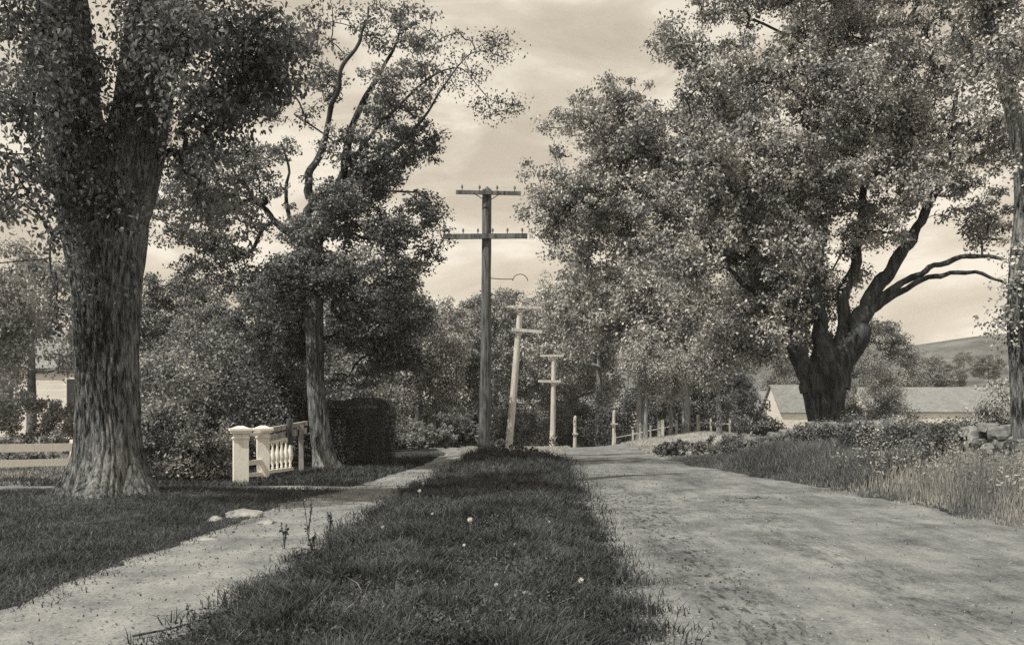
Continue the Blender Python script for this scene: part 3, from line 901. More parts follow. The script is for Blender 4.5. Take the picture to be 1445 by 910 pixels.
# ---- great spreading tree at right behind the wall
dd = 30
b = W(1165, 600, dd)
z0 = h(b.x, b.y)
maple = empty("spreading_tree", (b.x, b.y, z0), 0, 'largest spreading tree at right with many dark limbs rising behind the stone wall', 'tree')
mt = limb([(1167, 650, dd, 30), (1167, 600, dd, 25), (1165, 570, dd, 27), (1163, 535, dd, 30), (1164, 505, dd, 20), (1164, 470, dd, 8)])
ma = limb([(1146, 550, dd, 18), (1132, 510, dd, 15), (1118, 450, dd, 12), (1100, 380, dd - .5, 9), (1060, 300, dd - 1, 6), (1000, 235, dd - 1.6, 4.5), (950, 230, dd - 2, 3)])
mb2 = limb([(1160, 540, dd, 17), (1158, 480, dd, 12), (1150, 420, dd, 10), (1160, 330, dd + .5, 8), (1150, 230, dd + 1, 6), (1120, 130, dd + 1, 3.5), (1110, 50, dd + 1, 2)])
mc = limb([(1182, 545, dd, 20), (1200, 490, dd, 17), (1222, 440, dd, 14), (1246, 390, dd, 11), (1280, 345, dd, 8.5), (1310, 290, dd, 6.5), (1340, 220, dd, 5), (1350, 130, dd, 3)])
md = limb([(1226, 440, dd, 9), (1262, 408, dd - .3, 6), (1300, 385, dd - .6, 4.5), (1345, 366, dd - .9, 4), (1395, 362, dd - 1.2, 3), (1440, 380, dd - 1.4, 2)])
me_ = limb([(1232, 436, dd, 8), (1270, 410, dd - .5, 5), (1320, 388, dd - .9, 4), (1370, 384, dd - 1.2, 3), (1420, 400, dd - 1.4, 2)])
mf = limb([(1180, 530, dd, 14), (1192, 440, dd + .4, 10), (1210, 370, dd + .6, 8), (1215, 280, dd + .9, 6), (1240, 170, dd + 1, 4), (1250, 60, dd + 1, 2.5)])
mh = limb([(1100, 380, dd - .5, 8), (1030, 330, dd + 1, 6), (950, 290, dd + 2.2, 5), (870, 260, dd + 3.4, 3.5), (800, 250, dd + 4.2, 2)])
mg = limb([(1140, 545, dd, 8), (1110, 490, dd - .6, 6), (1070, 430, dd - 1.2, 4.5), (1030, 380, dd - 1.8, 3)])
parts_ = []
P, R = densify(*mt, 50); parts_.append(rough_tube(P, R, 60, .06, seed=8, flare=(z0, 1.0, .35), k=9))
ma, mb2, mc, md, me_, mf, mg, mh = [kink(P_, R_ * .9, .8, i_ + 7) for i_, (P_, R_) in enumerate((ma, mb2, mc, md, me_, mf, mg, mh))]
for L_ in (ma, mb2, mc, md, me_, mf, mg, mh): parts_.append(rough_tube(L_[0], L_[1], 14, .06, seed=2, k=3))
V, Q = merge_tubes(parts_); mesh_np("trunk", V, Q, M["bark_dark"], maple, True)
g = np.random.default_rng(31)
E = px_ell([(1160, 140, dd, 170, 120, 3.5, 1.5), (1000, 110, dd, 105, 75, 2.5, 1), (1320, 210, dd, 110, 90, 2.6, 1), (1385, 300, dd - .5, 60, 50, 1.8, .7),
            (1250, 70, dd, 170, 75, 3, 1), (1050, 270, dd, 160, 110, 3, 1.3), (1180, 280, dd, 110, 90, 2.8, 1), (960, 320, dd - 1, 105, 90, 2.2, .9),
            (1080, 410, dd + .6, 85, 90, 2, .75), (1000, 210, dd - 2, 100, 70, 1.6, .8), (1270, 250, dd - 2.4, 90, 60, 1.4, .7), (1150, 370, dd + 1.2, 110, 60, 1.6, .4),
            (1085, 420, dd - 1.5, 60, 90, 1.2, .9), (1130, 350, dd - 2, 80, 60, 1.4, .7), (1250, 300, dd - 1.5, 60, 60, 1.2, .6), (1120, 440, dd + 2.6, 100, 70, 1.2, 1.3), (1195, 430, dd + 2.8, 70, 60, 1, .6), (1045, 485, dd + 1.2, 60, 60, 1.4, .8), (910, 130, dd + 1, 70, 60, 2, .8), (850, 190, dd + 3, 90, 65, 2.2, 1.9), (930, 190, dd + 1, 65, 60, 2, 1.8), (885, 150, dd + 2, 60, 45, 1.6, 1.2), (945, 90, dd + 1, 55, 45, 1.6, 1), (860, 270, dd + 2.5, 80, 60, 2, 1.2), (800, 250, dd + 4, 65, 60, 2, 1), (840, 330, dd + 4, 90, 70, 2, 1), (775, 300, dd + 5, 45, 45, 1.5, .5), (1420, 230, dd, 70, 80, 2, .8), (1180, -60, dd, 260, 90, 4, 1.3), (940, 60, dd, 45, 40, 1.4, .4), (1070, 465, dd - 1, 45, 55, 1.2, .35), (1400, 440, dd - 3, 22, 80, .8, .16)])
cl = sample_ellipsoids(E, 3700, g, gap=.14, gap_scale=.55, seed=6)
nodes = np.concatenate([q[0][8:] for q in (ma, mb2, mc, md, me_, mf, mg, mh)])
V, Q = branches(cl, nodes, g, bend=.14, maxr=.12, k=.0055, tip=.006)
mesh_np("branch", V, Q, M["bark_dark"], maple, True)
foliage("crown", cl, .40, 88, .11, M["leaf_elm"], maple, flat=.6, droop=.7, g=g, fall=.45)
settle(maple)


# ---- generic trees
def make_tree(name, hgt, crown, n_cl, rad, per, size, leaf, bark, seed, trunk_r=.22, lean=0, fork=.35, flat=.5, fall=.4, shell=.6, gap=.1):
    """crown: rows (x, y, z, rx, ry, rz, weight) in units of the height"""
    g = np.random.default_rng(seed)
    root = empty(name, (0, 0, 0))
    ex = [(a * hgt, b_ * hgt, c * hgt, d * hgt, e * hgt, f_ * hgt, w) for a, b_, c, d, e, f_, w in crown]
    cl = sample_ellipsoids(ex, n_cl, g, shell=shell, gap=gap, gap_scale=3.5 / hgt, seed=seed)
    P, R = smooth_line([(0, 0, -.5), (lean * .1, 0, hgt * fork * .5), (lean * .4, .02, hgt * fork), (lean, .1, hgt * .82)], [trunk_r * 1.15, trunk_r, trunk_r * .8, trunk_r * .15], 8)
    V, Q = rough_tube(P, R, 16, .06, seed=seed, flare=(0, hgt * .07, .4), k=4)
    mesh_np("trunk", V, Q, M[bark], root, True)
    V, Q = branches(cl, P[9:], g, maxr=trunk_r * .55, k=.012 * hgt / 10, tip=.01)
    mesh_np("branch", V, Q, M[bark], root, True)
    foliage("crown", cl, rad, per, size, M[leaf], root, flat=flat, droop=.6, g=g, fall=fall)
    return root


ROUND = [(0, 0, .62, .32, .30, .30, 1.2), (.16, .05, .5, .2, .2, .2, .8), (-.18, 0, .52, .2, .2, .2, .8), (.02, -.14, .45, .22, .18, .18, .8), (.05, .02, .82, .18, .18, .15, .6)]
WEEP = [(0, 0, .62, .34, .32, .32, 1.2), (.2, -.05, .42, .18, .2, .28, 1), (-.22, .02, .42, .18, .18, .28, 1), (0, -.2, .38, .24, .14, .26, .9), (0, 0, .85, .2, .2, .13, .6)]
TALL = [(0, 0, .45, .2, .2, .3, 1.2), (.05, 0, .72, .14, .14, .2, .8), (-.08, -.05, .35, .17, .16, .22, .8)]
LOW = [(0, 0, .5, .5, .42, .42, 1.2), (.35, 0, .35, .32, .3, .3, .8), (-.38, .02, .35, .3, .3, .3, .8)]

B1 = lambda: make_tree("broadleaf_tree", 11, ROUND, 420, .58, 90, .17, "leaf_far", "bark_dark", 41)
B2 = lambda: make_tree("broadleaf_tree", 11, WEEP, 440, .55, 95, .165, "leaf_elm", "bark_pale", 42, fall=1.1, flat=.8, fork=.3)
B3 = lambda: make_tree("slim_tree", 9, TALL, 220, .65, 80, .17, "leaf_far", "bark_dark", 43, trunk_r=.13)
B4 = lambda: make_tree("broadleaf_tree", 11, WEEP, 420, .58, 90, .17, "leaf_mid", "bark_dark", 44, fall=.7, fork=.28)
B5 = lambda: make_tree("broadleaf_tree", 9, ROUND, 260, .7, 60, .16, "leaf_pale", "bark_pale", 45)
HIGH = [(0, 0, .72, .38, .36, .22, 1.3), (.24, -.1, .55, .22, .22, .16, .9), (-.26, -.05, .55, .22, .22, .16, .9), (0, -.26, .5, .26, .18, .14, .9), (0, .2, .52, .26, .2, .14, .6)]
B6 = lambda: make_tree("broadleaf_tree", 11, HIGH, 460, .55, 95, .165, "leaf_elm", "bark_pale", 46, fall=1.0, flat=.7, fork=.4)
protos = {}


def place(kind, maker, x, y, rz, sx, sz, label, group=None, cat="tree", name=None, dz=0):
    if kind not in protos:
        o = protos[kind] = maker(); first = True
    else:
        o = copy_tree(protos[kind]); first = False
    o.location = (x, y, h(x, y) - .05 + dz); o.rotation_euler = (0, 0, rz); o.scale = (sx, sx, sz)
    if name and not first: o.name = name
    if name and first: o.name = name
    for k in ("label", "category", "group"):
        if k in o: del o[k]
    tag(o, label, cat, group)
    return o


def at(px, d): return (px - 722.5) / FPX * d


GR = 'trees closing the view down the road'
far_trees = [
    # kind, px, distance, rz, sx, sz, label
    ("B6", 905, 62, .3, 1.35, 1.25, 'tall drooping tree left of the spreading tree, overhanging the road bend'),
    ("B6", 968, 60, 1.2, 1.1, 1.05, 'dark drooping tree filling the shade left of the small barn'),
    ("B2", 805, 98, 2.2, 1.5, 1.7, 'pale drooping tree above the bare road, right of the tall pole'),
    ("B1", 752, 104, .8, 1.25, 1.35, 'round tree right behind the shortest pale pole'),
    ("B6", 845, 88, 4.0, 1.4, 1.5, 'dark tree standing over the shaded dip in the road'),
    ("B1", 935, 84, 5.0, 1.2, 1.2, 'round tree behind the post fence on the sunny bank'),
    ("B6", 1030, 64, 4.4, 1.05, 1.0, 'drooping tree with pale stem on the sunny bank by the post fence'),
    ("B1", 640, 62, 2.6, .85, .92, 'round topped tree just left of the tall pole'),
    ("B2", 590, 52, 1.0, .75, .85, 'light drooping tree beyond the clipped hedge'),
    ("B4", 545, 60, 3.0, .9, 1.0, 'dark tree behind the hedge, half hidden by the slender tree'),
    ("B1", 700, 92, 1.9, 1.3, 1.5, 'far tree between the tall pole and the leaning pole'),
    ("B1", 610, 95, .2, 1.4, 1.2, 'big far tree rising behind the ones left of the tall pole'),
    ("B4", 480, 44, 5.3, .75, .72, 'dark tree right behind the slender tree trunk'),
    ("B4", 390, 36, 2.3, .62, .62, 'dark bushy tree behind the white gate posts'),
    ("B1", 300, 34, 1.3, .50, .52, 'grey leafy tree between the great trunk and the gate posts'),
    ("B1", 250, 44, 4.1, .72, .76, 'sunlit tree just right of the great trunk, beyond the shrubs'),
    ("B5", 45, 40, 3.3, .85, .95, 'pale hazy tree in front of the house at far left'),
    ("B5", -35, 36, .6, .8, .95, 'pale tree at the very left edge above the rail fence'),
    ("B5", 205, 60, .1, 1.0, 1.0, 'pale distant tree seen low between the great trunk and the shrubs'),
    ("B4", 1000, 78, 1.6, 1.0, 1.0, 'dark tree behind the curved pale stem on the bank'),
]
mk = dict(B6=B6, B1=B1, B2=B2, B3=B3, B4=B4, B5=B5)
for kd, px, d, rz, sx, sz, lab in far_trees:
    place(kd, mk[kd], at(px, d), d, rz, sx, sz, lab, GR if px > 470 else 'trees in the garden at left')

right_trees = [
    ("B5", 1235, 75, .5, .8, 1.0, 'pale rounded tree just right of the spreading tree trunk'),
    ("B1", 1300, 130, 1.4, 1.3, 1.05, 'rounded hillside tree above the long low barn'),
    ("B5", 1262, 120, 2.2, 1.5, 1.45, 'pale hillside tree left of the rounded one above the barn'),
    ("B5", 1112, 118, 1.7, 1.2, 1.25, 'pale tree showing above the small barn roof'),
    ("B1", 1225, 110, 3.7, 1.4, 1.4, 'hillside tree half hidden by the right limb of the spreading tree'),
]
for kd, px, d, rz, sx, sz, lab in right_trees:
    place(kd, mk[kd], at(px, d), d, rz, sx, sz, lab, 'trees on the slope behind the barns')
# row of hill trees
for i, (px, d, s, lab) in enumerate([(1340, 210, 1.0, 'left one of two small round trees on the far open slope'), (1395, 240, 1.1, 'right one of two small round trees on the far open slope'),
                                     (1440, 150, .9, 'round tree on the slope behind the right edge trunk')]):
    place("B1", B1, at(px, d), d, i * 2.1, s, s * .8, lab, 'trees on the slope behind the barns')

rs = random.Random(4)
for i in range(14):
    px = 1290 + i * 13 + rs.uniform(-6, 6); d = rs.uniform(300, 480); s_q = rs.uniform(.8, 1.3)
    o = place('B1', B1, at(px, d), d, i * 1.1, s_q, s_q * .8, 'small faraway tree on the hazy hill beyond the barns', 'faraway trees on the hazy hill')
    o.location.z = -4 + (32 + 10 * math.sin(at(px, d) * .012 + 1) + 5 * math.sin(at(px, d) * .031) + 30 * float(sstep((at(px, d) - 160) / 200))) * float(sstep((d - 300) / 260)) * float(sstep((at(px, d) + 260) / 200)) - .3
# young tree on the slope with a bare stem
yt = make_tree("young_tree", 7, [(0, 0, .78, .17, .17, .14, 1), (.08, 0, .68, .12, .12, .1, .6)], 60, .55, 60, .17, "leaf_far", "bark_dark", 51, trunk_r=.09, fork=.6)
x_ = at(1360, 85); yt.location = (x_, 85, 1.6 + (570 - 552) / FPX * 85 - 1.5); tag(yt, 'young tree with thin bare stem above the long barn roof', 'tree')
yt.location = (x_, 100, h(x_, 100)); yt.scale = (1.0, 1.0, 1.25)

# tree at the right edge: dark trunk and hanging foliage
dd = 17.0
b = W(1436, 650, dd)
edge = empty("roadside_tree", (b.x, b.y, h(b.x, b.y)), 0, 'tree at the right edge, dark above and worn pale at its foot', 'tree')
ep = limb([(1444, 672, dd, 19), (1443, 600, dd, 16), (1441, 520, dd, 16), (1437, 450, dd, 15), (1440, 380, dd, 15), (1448, 280, dd, 15), (1436, 180, dd, 12), (1412, 100, dd, 9), (1392, 20, dd, 8), (1375, -80, dd, 7)])
P, R = densify(*ep, 90); V, Q = rough_tube(P, R, 40, .06, seed=13, flare=(h(b.x, b.y), .8, .3), k=7)
mesh_np("trunk", V, Q, M["bark_big"], edge, True)
g = np.random.default_rng(61)
cl = sample_ellipsoids(px_ell([(1400, 60, dd, 75, 110, 1.2, 1.6), (1440, 380, dd, 36, 50, .6, .7), (1390, -80, dd, 110, 70, 1.6, 1.4), (1430, 210, dd - .4, 40, 60, .7, .6), (1418, 440, dd, 20, 70, .4, .35)]), 230, g, gap=.1)
V, Q = branches(cl, ep[0][20:], g, maxr=.07, k=.006, tip=.004); mesh_np("branch", V, Q, M["bark_dark"], edge, True)
foliage("crown", cl, .38, 80, .075, M["leaf_elm"], edge, g=g, fall=.4)
settle(edge)
# small evergreen by the pale house
sc_ = make_tree("small_evergreen", 3.2, [(0, 0, .3, .42, .4, .14, 1), (0, 0, .55, .28, .28, .14, .9), (0, 0, .8, .14, .14, .14, .6)], 90, .3, 70, .11, "leaf_mid", "bark_dark", 71, trunk_r=.07, fall=.2)
sc_.location = (at(1043, 42), 42, h(at(1043, 42), 42)); tag(sc_, 'small dark layered evergreen left of the small barn', 'tree')
# thin pale trunked trees on the bank
for px, d, s, lab in ((911, 52, .62, 'slim tree with pale stem beside the left end of the post fence'), (947, 54, .56, 'slim tree with pale stem in the middle of the post fence'), (1015, 48, .7, 'slim tree with curved pale stem at the right end of the bank')):
    if "slimpale" not in protos:
        o = protos["slimpale"] = make_tree("slim_tree", 9, [(0, 0, .72, .24, .22, .24, 1.2), (.1, 0, .5, .14, .14, .1, .5)], 200, .7, 80, .17, "leaf_elm", "bark_pale", 43, trunk_r=.17, fall=.9, lean=.25)
    else: o = copy_tree(protos["slimpale"])
    o.location = (at(px, d), d, h(at(px, d), d)); o.scale = (s, s, s); o.rotation_euler.z = px; tag(o, lab, 'tree', 'slim trees on the sunny bank')


# ------------------------------------------------------------------ shrubs
def shrub(x, y, w, dpt, hg, n_cl, size, leaf, seed, label, cat="shrub", name="shrub", group=None, rad=None, per=70, fall=.25):
    g = np.random.default_rng(seed)
    root = empty(name, (x, y, h(x, y)), 0, label, cat, group)
    ex = [(0, 0, hg * .5, w / 2, dpt / 2, hg * .5, 1.2), (-w * .28, 0, hg * .34, w * .26, dpt * .45, hg * .34, .7), (w * .28, 0, hg * .34, w * .26, dpt * .45, hg * .34, .7)]
    cl = sample_ellipsoids(ex, n_cl, g, shell=.55, gap=.2, gap_scale=1.6, seed=seed)
    cl[:, 2] = np.abs(cl[:, 2])
    V, Q = branches(cl, [(g.normal() * .1, g.normal() * .1, -.05) for _ in range(5)], g, maxr=.03, k=.004, tip=.003)
    mesh_np("stem", V, Q, M["bark_dark"], root)
    foliage("foliage", cl, rad or hg * .14, per, size, M[leaf], root, flat=.85, g=g, fall=fall)
    return root


SG = 'shrubs between the great tree and the gate'
shrub(at(235, 20.2), 20.2, 1.5, 1.1, 1.75, 110, .075, "leaf_shrub", 101, 'bright leafy shrub touching the right side of the great trunk', group=SG)
shrub(at(285, 20.6), 20.6, 1.5, 1.1, 1.45, 110, .07, "leaf_shrub", 102, 'bright leafy shrub just left of the first white gate post', group=SG)
shrub(at(245, 23.2), 23.2, 2.6, 1.6, 2.9, 150, .085, "leaf_shrub", 103, 'tall grey shrub behind the bright one by the great trunk', group=SG)
shrub(at(330, 24.0), 24.0, 2.4, 1.6, 2.7, 170, .08, "leaf_mid", 104, 'tall dark shrub rising behind the white gate posts', group=SG)
shrub(at(395, 26.5), 26.5, 2.6, 1.8, 2.9, 190, .085, "leaf_mid", 105, 'dark shrub behind the baluster fence, left of the slender trunk', group=SG)
shrub(at(290, 27.5), 27.5, 3.0, 1.8, 3.9, 190, .10, "leaf_far", 106, 'tallest grey shrub filling the gap right of the great trunk', group=SG)
shrub(at(310, 31), 31.5, 7.5, 2.2, 4.2, 300, .12, "leaf_mid", 107, 'broad dark thicket closing the garden behind the gate', name="thicket", cat="thicket")
shrub(at(500, 34), 34, 3.0, 2, 3.4, 170, .12, "leaf_shrub", 108, 'sunlit bush above the clipped hedge, right of the slender trunk')
shrub(at(560, 38), 38, 2.6, 2, 1.3, 110, .10, "leaf_pale", 109, 'pale low bush just right of the clipped hedge', group='bushes beyond the hedge')
shrub(at(605, 37), 37, 2.2, 1.6, .95, 110, .09, "leaf_pale", 110, 'pale low bush at the far end of the footpath', group='bushes beyond the hedge')
shrub(at(640, 48), 48, 2.8, 1.6, 1.8, 90, .14, "leaf_mid", 111, 'dark bush in the hollow left of the tall pole', group='bushes beyond the hedge')
shrub(at(725, 66), 66, 5, 2.4, 3.2, 130, .18, "leaf_mid", 112, 'dark bush at the foot of the leaning pole', group='bushes in the road dip')
shrub(at(820, 95), 95, 8, 3, 4.0, 150, .25, "leaf_mid", 113, 'dark bush between the shortest pole and the road dip', group='bushes in the road dip')
shrub(at(700, 29.2) - .15, 29.6, .8, .6, .5, 40, .06, "leaf_mid", 114, 'low dark weeds bunched at the foot of the tall pole', cat='weeds', name="weed_clump")
shrub(at(725, 27.5), 27.5, 1.5, 1.0, .28, 60, .06, "leaf_mid", 115, 'low dark clump right of the tall pole at the verge end', cat='weeds', name="weed_clump")
shrub(at(958, 30.5), 30.5, 1.7, 1.0, .50, 110, .06, "leaf_mid", 116, 'low dark bush at the inner bend of the road', group='bushes at the bend')
shrub(at(1010, 31), 31, 1.5, 1.0, .62, 90, .06, "leaf_shrub", 117, 'low grey bush right of the dark one at the bend', group='bushes at the bend')
shrub(at(1255, 38), 38, 2.2, 1.8, 2.7, 150, .09, "leaf_mid", 118, 'dark bush right of the spreading tree foot, behind the wall', group='bushes behind the stone wall')
shrub(at(1205, 34), 34, 1.8, 1.2, 1.7, 90, .09, "leaf_mid", 122, 'low dark bush touching the right side of the spreading tree foot', group='bushes behind the stone wall')
shrub(at(1405, 28), 28, 1.3, 1.1, 2.6, 100, .075, "leaf_elm", 119, 'leafy bush at the right end of the long barn', group='bushes behind the stone wall', )
shrub(at(1015, 60), 60, 2.0, 1.5, 1.3, 60, .13, "leaf_mid", 120, 'round dark bush under the curved pale stem', group='bushes behind the stone wall')
shrub(at(20, 38), 38, 7, 2, 2.3, 170, .14, "leaf_pale", 127, 'tall pale bushes screening the house at far left', name="garden_bushes", cat="bushes")
shrub(at(12, 26), 26, 3.5, 1.0, 1.0, 60, .10, "leaf_pale", 121, 'pale flowers and leaves behind the rail fence', cat='plants', name="garden_plants")


# clipped hedge
b0 = W(462, 660, 25.6); hx0, hx1 = at(458, 26), at(556, 28.2)
hd = empty("clipped_hedge", ((hx0 + hx1) / 2, 26.6, h((hx0 + hx1) / 2, 26.6)), 0.0, 'dark clipped hedge with a square end beside the footpath', 'hedge')
wx, wy, hz = hx1 - hx0, 3.2, 1.72
n = 34000
P = (rng.random((n, 3)) - .5) * np.array([wx, wy, hz]); f = rng.integers(0, 3, n); sgn = np.where(rng.random(n) < .5, -1, 1)
ext = np.array([wx, wy, hz]) / 2
for a in range(3):
    m_ = f == a; P[m_, a] = sgn[m_] * (ext[a] - rng.random(m_.sum()) ** 2 * .16)
r_ = .22
P += (.05 * np.sin(P[:, [1, 2, 0]] * 5) * 1.0)
P[:, 2] += hz / 2
# round the shoulders
ov = np.maximum(0, np.abs(P[:, 0]) - ext[0] + r_) ; P[:, 2] -= .35 * ov * (P[:, 2] > hz - .4)
V, Q = leaves(P, .042, None, .1, .3, .6); mesh_np("foliage", V, Q, M["leaf_hedge"], hd)
mb = MB(); mb.box((0, 0, hz / 2 - .1), (wx - .35, wy - .35, hz - .25), taper=.94); mb.build("woody_core", M["bark_dark"], hd)


# vines and brambles over the wall
def bramble(px, d, w, hg, seed, label, leaf="leaf_mid", dz=.0):
    o = shrub(at(px, d), d, w, 1.2, hg, int(70 + 40 * w), .055, leaf, seed, label, cat="bramble", name="bramble", group="brambles on the stone wall", rad=.2, per=60, fall=.4)
    o.location.z += dz


for q_, (px_, d_, w_, hg_, lab_) in enumerate([(905, 82, 9, 6.0, 'added dark leaf mass standing in for shade behind the left end of the post fence'), (975, 76, 8, 5.6, 'added dark leaf mass standing in for shade behind the middle of the post fence'), (1045, 80, 8, 4.6, 'added dark leaf mass standing in for shade between the bank and the small barn'),
                                  (830, 112, 9, 8, 'added dark leaf mass standing in for shade at the foot of the road dip'), (690, 80, 7, 5.5, 'added dark leaf mass standing in for shade low behind the tall pole'), (760, 112, 9, 7.5, 'added dark leaf mass standing in for shade behind the pale crossarm poles'), (620, 60, 6, 3.6, 'added dark leaf mass standing in for shade left of the tall pole, past the pale bushes')]):
    o = shrub(at(px_, d_), d_, w_, 2.2, hg_, 150, .2, "leaf_hedge", 150 + q_, lab_, cat="thicket", name="thicket", group="dark leaf masses added as shade under the far trees", per=110)
    o.location.z -= .3  # dark leaf masses added to stand in for the shade below the far crowns
bramble(1085, 27.4, 1.5, .6, 131, 'dark bramble over the tumbled left end of the wall')
bramble(1125, 25.9, 1.2, .7, 132, 'dark bramble under the small barn')
bramble(1200, 22.9, 1.5, .7, 133, 'dark bramble below the spreading tree foot', dz=.45)
bramble(1300, 19.9, 1.7, .6, 134, 'darkest vine heap draped over the top of the wall', dz=.42)
bramble(1255, 21.2, 1.3, .6, 135, 'grey bramble left of the vine heap on the wall', "leaf_elm", .5)
bramble(1355, 18.6, 1.2, .4, 136, 'thin vine creeping on the wall top near its right end', dz=.65)
for q_, (px_, d_, w_, hg_, dz_, lab_, lf_) in enumerate([(1160, 24.3, 1.6, .65, .35, 'dark bramble directly below the spreading tree trunk', 'leaf_mid'), (1050, 29, 1.5, .55, .1, 'lowest dark bramble where the wall ends at the bend', 'leaf_mid'), (1230, 21.9, 1.3, .7, .3, 'dark bramble spilling down the wall between the two boulders and the vine heap', 'leaf_hedge'), (1275, 20.2, 1.3, .7, .2, 'shaded bramble on the near face of the wall', 'leaf_mid'), (1330, 18.9, 1.1, .5, .45, 'dark vine patch left of the bare stones', 'leaf_mid')]):
    bramble(px_, d_, w_, hg_, 140 + q_, lab_, lf_, dz_)

# ------------------------------------------------------------------ stone wall
import bmesh
bm = bmesh.new()
tmpl = bmesh.new(); bmesh.ops.create_icosphere(tmpl, subdivisions=2, radius=1)
tv = [v.co.copy() for v in tmpl.verts]; tf = [[v.index for v in f_.verts] for f_ in tmpl.faces]; tmpl.free()
WALL = [(8.75, 16.6), (8.35, 20), (7.75, 24), (7.1, 28), (6.6, 31)]
vv = []; ff = []; gq = random.Random(5)
for seg in range(len(WALL) - 1):
    (x0, y0), (x1, y1) = WALL[seg], WALL[seg + 1]
    L_ = math.hypot(x1 - x0, y1 - y0); t = 0
    for row in range(5):
        t = gq.uniform(0, .15)
        while t < L_:
            wl = gq.uniform(.16, .36)
            u = (t + wl / 2) / L_; x_ = x0 + (x1 - x0) * u; y_ = y0 + (y1 - y0) * u
            end = (seg + u) / (len(WALL) - 1)
            top_rows = 4.0 - 2.2 * max(0, (end - .55) / .45) - (.8 if mnoise.noise(Vector((x_, y_, 3))) > .15 else 0)
            if row <= top_rows:
                for side in (-1, 1):
                    c = Vector((x_ + side * .17 + gq.gauss(0, .03), y_, h(x_, y_) + .10 + row * .19 + gq.gauss(0, .035)))
                    R3 = (wl * .55, wl * .55, gq.uniform(.08, .13)); sd = Vector((gq.random() * 50, 0, 0))
                    r = gq.uniform(.85, 1.12); ro = gq.uniform(0, 3.1)
                    base = len(vv)
                    for q in tv:
                        p = Vector([math.copysign(abs(k_) ** .62, k_) for k_ in q]) * (1 + .4 * mnoise.noise(q * 1.3 + sd) + .15 * mnoise.noise(q * 3.5 + sd))
                        p = Vector((p.x * .19, p.y * R3[1], p.z * R3[2])) * r
                        vv.append(tuple(c + Vector((p.x * math.cos(ro * .15) - p.y * math.sin(ro * .15), p.x * math.sin(ro * .15) + p.y * math.cos(ro * .15), p.z))))
                    ff += [tuple(i + base for i in f_) for f_ in tf]
            t += wl * 1.02
o = mesh_np("stone_wall", vv, np.zeros((0, 4)), M["stone"], T=ff)
tag(o, 'rough dry stone field wall half hidden by grass along the right', 'stone wall')
rock("boulder", (at(1140, 26.6), 26.6, h(at(1140, 26.6), 26.6) + .45), (.35, .3, .30), 'left one of two pale boulders below the spreading tree', "boulder", group='pale boulders by the wall', seed=21)
rock("boulder", (at(1228, 23.2), 23.2, h(at(1228, 23.2), 23.2) + .5), (.42, .3, .26), 'right one of two pale boulders below the spreading tree', "boulder", group='pale boulders by the wall', seed=23)


# ------------------------------------------------------------------ utility poles
def pole(px_b, py_b, px_t, py_t, d, rb, rt, mat, label, arms, name="utility_pole", group='utility poles along the footpath and road', pins=True, base_z=None):
    B = W(px_b, py_b, d); T = W(px_t, py_t, d)
    zb = h(B.x, B.y)
    B.z = zb
    root = empty(name, B, 0, label, "utility pole", group)
    mb = MB(); lean = T - B
    P = [lean * t + Vector((math.sin(t * 5) * .02, 0, 0)) for t in np.linspace(-.03, 1, 14)]
    V, Q = rough_tube(np.array([tuple(p) for p in P]), np.linspace(rb, rt, 14), 20, .09, seed=px_b, k=7)
    c = len(V); V = np.concatenate([V, [tuple(P[-1] + Vector((0, 0, rt * .9)))]])
    Tt = [(c - 14 + i, c - 14 + (i + 1) % 14, c) for i in range(14)]
    mesh_np("shaft", V, Q, mat, root, True, T=Tt)
    for (py, xl, xr, tilt, wd, nn, brace) in arms:
        u = (B.z - (W(0, py, d).z)) / (B.z - T.z); c = lean * u + Vector((0, -rt - .05, 0))
        a = Vector((xl / FPX * d, 0, -tilt)); b_ = Vector((xr / FPX * d, 0, tilt))
        arm = MB(); arm.bar(c + a, c + b_, wd, wd * 1.15); ao = arm.build("crossarm", M["pole_pale"] if mat is M["pole_pale"] else M["wood_grey"], root)
        if brace:
            for sgn in (-1, 1):
                br = MB(); k = .42 * (b_ - a).length / 2 if brace == 1 else .3 * (b_ - a).length
                br.bar(c + Vector((sgn * k, -.07, -wd * .3)), c + Vector((sgn * .05, -.07, -k * .62)), .035, .02)
                br.build("brace", M["iron"] if mat is not M["pole_pale"] else M["pole_pale"], root)
        for i in range(nn):
            t = (i + .35) / (nn - .3)
            if abs(t - .5) < .06: continue
            p = c + a + (b_ - a) * t + Vector((0, 0, wd * .55))
            pin = MB(); pin.tube([p, p + Vector((0, 0, .10))], [.012, .012], 6); po = pin.build("pin", M["iron"], ao)
            ins = MB(); ins.lathe(p + Vector((0, 0, .07)), [(.02, 0), (.035, .01), (.036, .04), (.024, .06), (.028, .075), (.012, .095)], 8); ins.build("insulator", M["glass_ins"], ao)
    return root, lean


